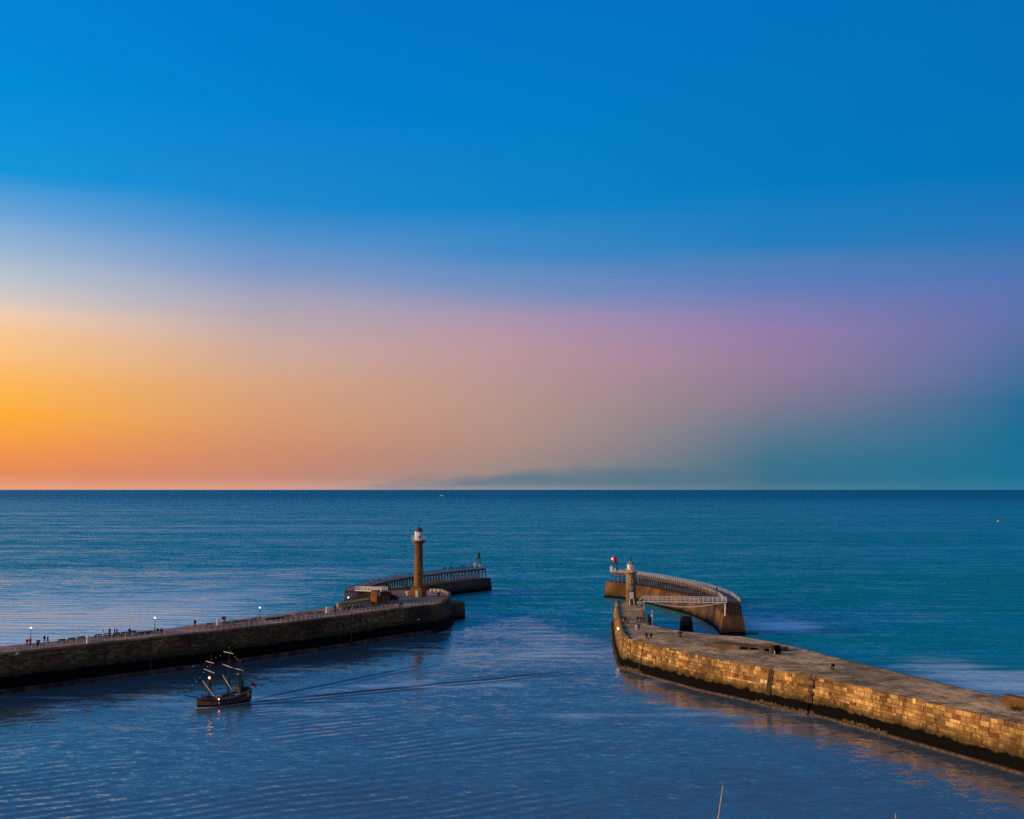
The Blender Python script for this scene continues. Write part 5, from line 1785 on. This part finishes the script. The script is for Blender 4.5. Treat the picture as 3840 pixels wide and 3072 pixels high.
# ------------------------------------------------------------------ GULLS
def gull(p, rz, span, label, bank=0.3):
    root = thing('gull', label, 'gull', tuple(p), rz, 'gulls flying over the harbour')
    s = span
    MB().lathe([(0.01, -0.3 * s), (0.06 * s, -0.2 * s), (0.085 * s, 0.0), (0.06 * s, 0.16 * s), (0.045 * s, 0.22 * s), (0.01, 0.3 * s)], 8).build('body', M_GULL, root, world=False)
    b = root.children[0]
    b.rotation_euler = (math.pi / 2, 0, 0)
    for sx in (-1, 1):
        mb = MB()
        w = [(0, .1, 0), (0, -.08, 0), (sx * .28, .14, .12 + bank * sx * .2), (sx * .28, -.03, .12 + bank * sx * .2), (sx * .58, .0, .05 + bank * sx * .5)]
        w = [Vector(q) * s for q in w]
        mb.add(w + [q - Vector((0, 0, .015 * s)) for q in w], [(0, 1, 3, 2), (2, 3, 4), (5, 7, 8, 6), (7, 9, 8), (0, 2, 7, 5), (2, 4, 9, 7), (1, 6, 8, 3), (3, 8, 9, 4)])
        mb.build('wing', M_GULLG, root, world=False)
    return root


def air(u, v, D):
    """point D metres north of the viewer that was sighted at photo pixel (u, v)"""
    q = P(u, v, 0.0)
    k = D / q.y
    return Vector((q.x * k, D, H + (q.z - H) * k))


gull(air(63, 2452, 250), 0.8, 1.0, 'pale gull gliding in front of the left pier wall', 0.8)
gull(air(725.5, 2499.5, 268), 2.0, 0.85, 'pinkish-lit gull low over the water left of the ship', 0.2)
gull(air(1571, 2323.6, 385), 1.6, 1.2, 'bright gull below the tall lighthouse in front of the wall', 0.0)


# ------------------------------------------------------------------ SAILING SHIP
bowp, sternp = P(738, 2655, 0), P(930, 2632, 0)
fwd = (bowp - sternp)
LS = fwd.length
ang = math.atan2(fwd.y, fwd.x)
cs = (bowp + sternp) / 2
ship = thing('sailing_ship', 'wooden three-masted sailing ship with bare spars motoring past the left pier', 'ship', tuple(cs), ang)
HL = LS / 2
M_HULLD = mat('hull_black', (0.012, 0.010, 0.009), 0.6)
M_HULLB = mat('hull_varnish', (0.30, 0.13, 0.035), 0.5, var=0.4, vscale=3)
M_HULLU = mat('hull_blue', (0.025, 0.075, 0.10), 0.5, var=0.2)
M_HULLA = mat('hull_aft_brown', (0.085, 0.048, 0.026), 0.6, var=0.4, vscale=3)
M_TRIM = mat('hull_trim', (0.42, 0.36, 0.24), 0.5)
M_GOLD = mat('gold_trim', (0.50, 0.30, 0.05), 0.45)
M_SPAR = mat('spar_pale', (0.66, 0.60, 0.48), 0.5, var=0.1)
M_SHIPM = mat('mast_dark', (0.014, 0.010, 0.008), 0.6)
M_ROPE = mat('rope', (0.012, 0.010, 0.009), 0.9)
M_FLAG = mat('ensign_red', (0.60, 0.015, 0.03), 0.8)
ns = 22
stn = []
for i in range(ns):
    f = i / (ns - 1)             # 0 stern .. 1 bow
    x = -HL + LS * f
    half = 1.95 * (1 - max(0, (f - 0.55) / 0.45) ** 2.6) * (0.72 + 0.28 * min(1, f / 0.35))
    sheer = 1.55 + 1.35 * max(0, (0.42 - f) / 0.42) ** 1.3 + 0.55 * max(0, (f - 0.6) / 0.4) ** 1.6
    half = max(0.05, half)
    stn.append((x, half, sheer + 0.35))


def strake(fa, fb, i0=0, i1=None):
    vs, fs = [], []
    i1 = ns - 1 if i1 is None else i1
    for sd in (1, -1):
        o = len(vs)
        for x, hf, sh in stn:
            for fr in (fa, fb):
                z = -0.6 + (sh + 0.6) * fr
                fl = hf * (0.72 + 0.32 * math.sin(min(1.0, fr * 1.15) * math.pi * 0.55))
                vs.append((x, sd * fl, z))
        for i in range(i0, i1):
            q = (o + 2 * i, o + 2 * i + 2, o + 2 * i + 3, o + 2 * i + 1)
            fs.append(q if sd < 0 else q[::-1])
    return MB().add(vs, fs)


strake(0.0, 0.36).build('lower_hull', M_HULLD, ship, world=False, smooth=True)
strake(0.36, 0.43).build('wale', M_HULLD, ship, world=False, smooth=True)
strake(0.43, 0.74, 14).build('topside', M_HULLB, ship, world=False, smooth=True)
strake(0.43, 0.74, 0, 14).build('topside', M_HULLA, ship, world=False, smooth=True)
strake(0.74, 0.80).build('wale', M_HULLD, ship, world=False, smooth=True)
strake(0.80, 0.95).build('bulwark', M_HULLU, ship, world=False, smooth=True)
strake(0.95, 1.0).build('cap_rail', M_TRIM, ship, world=False, smooth=True)
# stern transom
x, hf, sh = stn[0]
mb = MB()
fr5 = [0.0, 0.36, 0.74, 1.0]
vs = []
for fr in fr5:
    fl = hf * (0.72 + 0.32 * math.sin(min(1.0, fr * 1.15) * math.pi * 0.55))
    vs += [(x - 0.25 * fr, -fl, -0.6 + (sh + .6) * fr), (x - 0.25 * fr, fl, -0.6 + (sh + .6) * fr)]
mb.add(vs, [(2 * i, 2 * i + 1, 2 * i + 3, 2 * i + 2) for i in range(3)])
mb.build('transom', M_HULLA, ship, world=False)
MB().box((stn[0][0] - 0.3, 0.5, 1.0), (0.12, 1.2, 0.7)).build('stern_panel', M_RED, ship, world=False)
for sy in (-1, 1):
    MB().box((x + 0.8, sy * (hf + 0.12), sh * 0.62), (0.9, 0.3, 0.9), taper=0.8).build('quarter_gallery', M_GOLD, ship, world=False)
# decks
vs, fs = [], []
for x, hf, sh in stn:
    z = sh - 0.55
    vs += [(x, -hf * .99, z), (x, hf * .99, z)]
fs = [(2 * i, 2 * i + 1, 2 * i + 3, 2 * i + 2)[::-1] for i in range(ns - 1)]
MB().add(vs, fs).build('main_deck', M_TIMBERE, ship, world=False)
MB().box((-0.8, 0, 1.75), (2.4, 1.7, 1.1), taper=0.95).build('deckhouse', M_HULLD, ship, world=False)
for k in (-0.6, 0.2):
    MB().box((-0.8 + k, 0.86, 1.85), (0.5, 0.06, 0.5)).build('deckhouse_window', M_DOORB, ship, world=False)
    MB().box((-0.8 + k, -0.86, 1.85), (0.5, 0.06, 0.5)).build('deckhouse_window', M_DOORB, ship, world=False)
MB().box((4.3, 0, 2.15), (2.8, 1.7, 0.55), taper=0.85).build('forecastle', M_TIMBER, ship, world=False)
for k in range(9):
    sy = 1 if k % 2 else -1
    MB().lathe([(0.2, 0), (0.26, 0.3), (0.2, 0.6)], 8, c=(3.2 - 0.75 * k, sy * rnd.uniform(0.7, 1.3), 1.5 + 0.12 * max(0, k - 4))).build('barrel', M_TIMBER, ship, world=False)
MB().box((0.9, -0.2, 1.85), (1.8, 0.9, 0.55), taper=0.7).build('deck_boat', M_TRIM, ship, world=False)
for x_, hf_, sh_ in stn[2:-2:2]:
    for sy in (-1, 1):
        MB().tube((x_, sy * hf_, sh_ - 0.1), (x_, sy * hf_, sh_ + 0.5), 0.06, n=4).build('stanchion', M_HULLD, ship, world=False)
for sy in (-1, 1):
    MB().chain([(x_, sy * hf_, sh_ + 0.45) for x_, hf_, sh_ in stn[2:-1]], 0.05, 4).build('top_rail', M_HULLD, ship, world=False)
MB().box((2.2, 0, 1.35), (1.3, 1.0, 0.6)).build('hatch', M_TIMBER, ship, world=False)
MB().box((-5.0, 0, 2.95), (2.6, 2.6, 1.3), taper=0.85).build('quarterdeck_house', M_HULLD, ship, world=False)
MB().tube((4.4, 0, 1.9), (HL + 3.0, 0, 3.1), 0.16, 0.08).build('bowsprit', M_SHIPM, ship, world=False)
MB().tube((HL - .1, 0, 0.6), (HL + 0.9, 0, 2.0), 0.12, 0.08).build('cutwater', M_TRIM, ship, world=False)
MB().box((-HL - .32, 0, 0.4), (0.12, 0.16, 2.4)).build('rudder', M_HULLD, ship, world=False)


def mast(f, zt, ztop, rad, rake):
    x = HL - LS * f
    tip = Vector((x - rake, 0, zt))
    foot_ = Vector((x, 0, 0.6))
    mid = foot_.lerp(tip, (ztop - 0.6) / (zt - 0.6))
    MB().tube(foot_, mid, rad, rad * 0.75, n=8).build('lower_mast', M_SHIPM, ship, world=False)
    MB().tube(mid - Vector((0, 0, .5)), tip, rad * 0.6, rad * 0.25, n=6).build('topmast', M_SHIPM, ship, world=False)
    MB().box(mid, (1.1, 1.2, 0.10)).build('top_platform', M_SHIPM, ship, world=False)
    mb = MB()
    for sd in (1, -1):
        for k in range(4):
            mb.tube((x - 0.9 + 0.5 * k, sd * 1.85, 1.7), mid + Vector((0, sd * .3, -.1)), 0.035, n=3)
        for k in range(1, 7):
            ff_ = k / 7.5
            a_ = Vector((x - 0.9, sd * 1.85, 1.7)).lerp(mid, ff_)
            b_ = Vector((x + 0.6, sd * 1.85, 1.7)).lerp(mid, ff_)
            mb.tube(a_, b_, 0.014, n=3)
        for k in range(2):
            mb.tube((x - 1.4 + .3 * k, sd * 1.85, 1.7), tip - Vector((0, 0, .8)), 0.016, n=3)
    mb.build('shrouds', M_ROPE, ship, world=False)
    return foot_, mid, tip


def yard(mst, z, L, tilt, name='yard', off=0.25):
    foot_, mid, tip = mst
    c = foot_.lerp(tip, (z - foot_.z) / (tip.z - foot_.z)) + Vector((off, 0, 0))
    d = Vector((0, math.cos(tilt), -math.sin(tilt)))
    MB().tube(c - d * (L / 2), c, 0.045, 0.08, n=6).tube(c, c + d * (L / 2), 0.08, 0.045, n=6).build(name, M_SPAR, ship, world=False)


fm = mast(0.22, 12.0, 5.6, 0.22, 0.55)
mm = mast(0.60, 12.9, 6.2, 0.24, 0.15)
zm = mast(0.82, 9.6, 6.4, 0.19, 0.15)
yard(fm, 10.0, 4.6, 0.0)
yard(fm, 8.0, 5.8, 0.05)
yard(fm, 4.1, 6.9, 0.42)
yard(mm, 11.8, 4.9, 0.0)
yard(mm, 8.7, 5.7, 0.05)
yard(mm, 4.9, 6.2, 0.50)
yard(zm, 7.7, 4.5, 0.0)
MB().tube(zm[0] + Vector((0, 0, 2.8)), zm[0] + Vector((-2.6, 0, 7.0)), 0.08, 0.05).build('gaff', M_SHIPM, ship, world=False)
MB().tube(zm[0] + Vector((0, 0, 1.9)), zm[0] + Vector((-3.4, 0, 2.4)), 0.09, 0.06).build('boom', M_SHIPM, ship, world=False)
stay = MB()
for a, b in ((fm[1], Vector((HL + 2.8, 0, 3.0))), (fm[2], Vector((HL + 3.0, 0, 3.1))), (mm[1], fm[0] + Vector((0, 0, 1.5))), (mm[2], fm[1]), (zm[1], mm[0] + Vector((0, 0, 1.5))), (zm[2], mm[1]),
             (mm[2], Vector((-HL, 0, 2.9))), (Vector((HL + 2.9, 0, 3.1)), Vector((HL, 0, 0.6)))):
    stay.tube(a, b, 0.03, n=3)
stay.build('stays', M_ROPE, ship, world=False)
# dressing lights strung between the mastheads
lights = MB()
for a, b, n in ((Vector((HL + 1.2, 0, 5.2)), fm[2] - Vector((0, 0, 1.6)), 5), (fm[2] - Vector((0, 0, 1.4)), mm[2], 4), (mm[2], zm[2], 6), (zm[2], zm[2] + Vector((-1.2, 0, -3.2)), 3)):
    for i in range(n):
        f = i / n
        q = a.lerp(b, f) - Vector((0, 0, 0.5 * math.sin(math.pi * f)))
        MB().ball(q, 0.05, 6, 4).build('string_light', M_BULB, ship, world=False)
MB().ball(fm[1] + Vector((0.2, 0.2, 0.9)), 0.21, 10, 6).build('masthead_lamp', M_AMBER, ship, world=False)
MB().ball((1.9, 1.9, 1.75), 0.2, 10, 6).build('side_lamp', M_REDL, ship, world=False)
MB().ball((1.9, 2.05, 0.85), 0.27, 10, 6).build('fender', M_WHITE, ship, world=False)
MB().ball(zm[1] + Vector((0.4, 0, 0.25)), 0.22, 8, 5, sz=0.7).build('radar_dome', M_WHITE, ship, world=False)
MB().box((-3.2, 0.4, 2.0), (1.4, 0.5, 0.35)).build('life_raft', M_WHITE, ship, world=False)
fs_ = MB().tube((-HL - .1, 0, 2.6), (-HL - 0.9, 0, 4.6), 0.04).build('flagstaff', M_ROPE, ship, world=False)
mb = MB()
vs = []
for i in range(7):
    for k in range(2):
        vs.append((-HL - .9 - 0.16 * i, 0.10 * math.sin(i * 1.3), 4.55 - 0.95 * k - 0.02 * i * i))
mb.add(vs + [(a, b + .02, c) for a, b, c in vs], [(2 * i, 2 * i + 1, 2 * i + 3, 2 * i + 2) for i in range(6)] + [(14 + 2 * i + 2, 14 + 2 * i + 3, 14 + 2 * i + 1, 14 + 2 * i) for i in range(6)])
mb.build('ensign', M_FLAG, ship, world=False)
ca, sa = math.cos(ang), math.sin(ang)


def aboard(x, y, z):
    return Vector((cs.x + x * ca - y * sa, cs.y + x * sa + y * ca, z))


person(aboard(-1.9, 1.1, 1.05), ang + 1.2, 'stand', 'red', 'red', 'person in red standing by the ship mainmast', 'crew on the sailing ship', 0.95)
person(aboard(1.0, 0.8, 0.98), ang + 1.6, 'stand', 'fair', 'fair', 'person in tan coat lit on the ship foredeck', 'crew on the sailing ship', 0.95)
person(aboard(-5.0, -0.3, 3.55), ang, 'stand', 'black', 'black', 'person in black standing on the ship stern', 'crew on the sailing ship', 0.9)
person(aboard(-4.5, 0.6, 3.55), ang + 2, 'stand', 'black', 'navy', 'person in black and navy at the ship stern rail', 'crew on the sailing ship', 0.85)
# bow wave foam hugging the waterline
mb = MB()
for sd in (1, -1):
    prev = None
    for i in range(46):
        f = 1.0 - i / 45 * 0.98
        k = f * (ns - 1)
        j = min(ns - 2, int(k))
        g = k - j
        x = stn[j][0] * (1 - g) + stn[j + 1][0] * g
        hf = (stn[j][1] * (1 - g) + stn[j + 1][1] * g) * 0.93
        w = (0.75 * math.exp(-(1 - f) * 4.5) + 0.12) * rnd.uniform(0.6, 1.3)
        a = aboard(x + 0.25 * (f > .97), sd * (hf - 0.1), 0.07)
        b = aboard(x + 0.25 * (f > .97), sd * (hf + w), 0.035)
        if prev:
            mb.add([prev[0], prev[1], b, a], [(0, 1, 2, 3) if sd < 0 else (3, 2, 1, 0)])
        prev = (a, b)
tag(mb.build('foam', M_FOAM), 'white foam along the waterline of the sailing ship', None, None, 'stuff')


# ------------------------------------------------------------------ MOORED YACHTS BELOW THE VIEW, BUOY, DISTANT BOAT
def yacht(tip, D, lean, label):
    u, v = tip
    t_ = air(u, v, D)
    off = Vector((-math.sin(lean) * t_.z, 0, 0))
    root = thing('moored_yacht', label, 'yacht', (t_.x + off.x, t_.y, 0), 0.0, 'moored yachts below the view')
    MB().tube((0, 0, 0.6), (t_.x - (t_.x + off.x), 0, t_.z), 0.12, 0.06, n=8).build('mast', M_MAST, root, world=False)
    vs, fs = [], []
    for i in range(9):
        f = i / 8
        hf = 1.3 * math.sin(math.pi * (0.12 + 0.88 * f)) ** 0.7 if f < 1 else 0.05
        y = -3.5 + 8 * f
        vs += [(-hf, y, 0.9), (-hf * .8, y, 0.1), (0, y, -0.5), (hf * .8, y, 0.1), (hf, y, 0.9)]
    for i in range(8):
        for k in range(4):
            fs.append((5 * i + k, 5 * i + k + 1, 5 * i + k + 6, 5 * i + k + 5))
        fs.append((5 * i + 4, 5 * i, 5 * i + 5, 5 * i + 9))
    fs.append((0, 1, 2, 3, 4))
    MB().add(vs, fs).build('hull', M_WHITE, root, world=False)
    MB().box((0, 0.3, 1.1), (1.4, 3.0, 0.5), taper=0.8).build('cabin', M_WHITE, root, world=False)
    MB().tube((0, -0.2, 1.6), (0, -3.6, 1.7), 0.07).build('boom', M_MAST, root, world=False)
    return root


yacht((2711, 2947), 150, R(8.5), 'tan yacht mast tip rising into the bottom edge, longer of two')
yacht((3359, 3050), 150, R(1.5), 'tan yacht mast tip just showing at the bottom right')
p = P(3744, 1957, 0)
bu = thing('marker_buoy', 'small orange marker buoy far out on the right sea', 'buoy', tuple(p))
MB().lathe([(1.2, -0.3), (1.9, 0.3), (1.9, 1.4), (1.2, 2.3), (0.4, 2.5)], 12).build('float', mat('buoy_orange', (0.85, 0.36, 0.02), 0.5), bu, world=False)
MB().lathe([(0.35, 2.4), (0.3, 4.6), (0.7, 4.8), (0.5, 5.6)], 8).build('topmark', M_DARK, bu, world=False)
q = air(1657, 1840, 9000)
db = thing('distant_boat', 'tiny white boat light on the horizon', 'boat', (q.x, q.y, 0))
MB().box((0, 0, 2.0), (30, 8, 6), taper=0.9).build('hull', M_WHITE, db, world=False)
MB().box((-4, 0, 7.5), (9, 6, 6), taper=0.8).build('wheelhouse', M_WHITE, db, world=False)
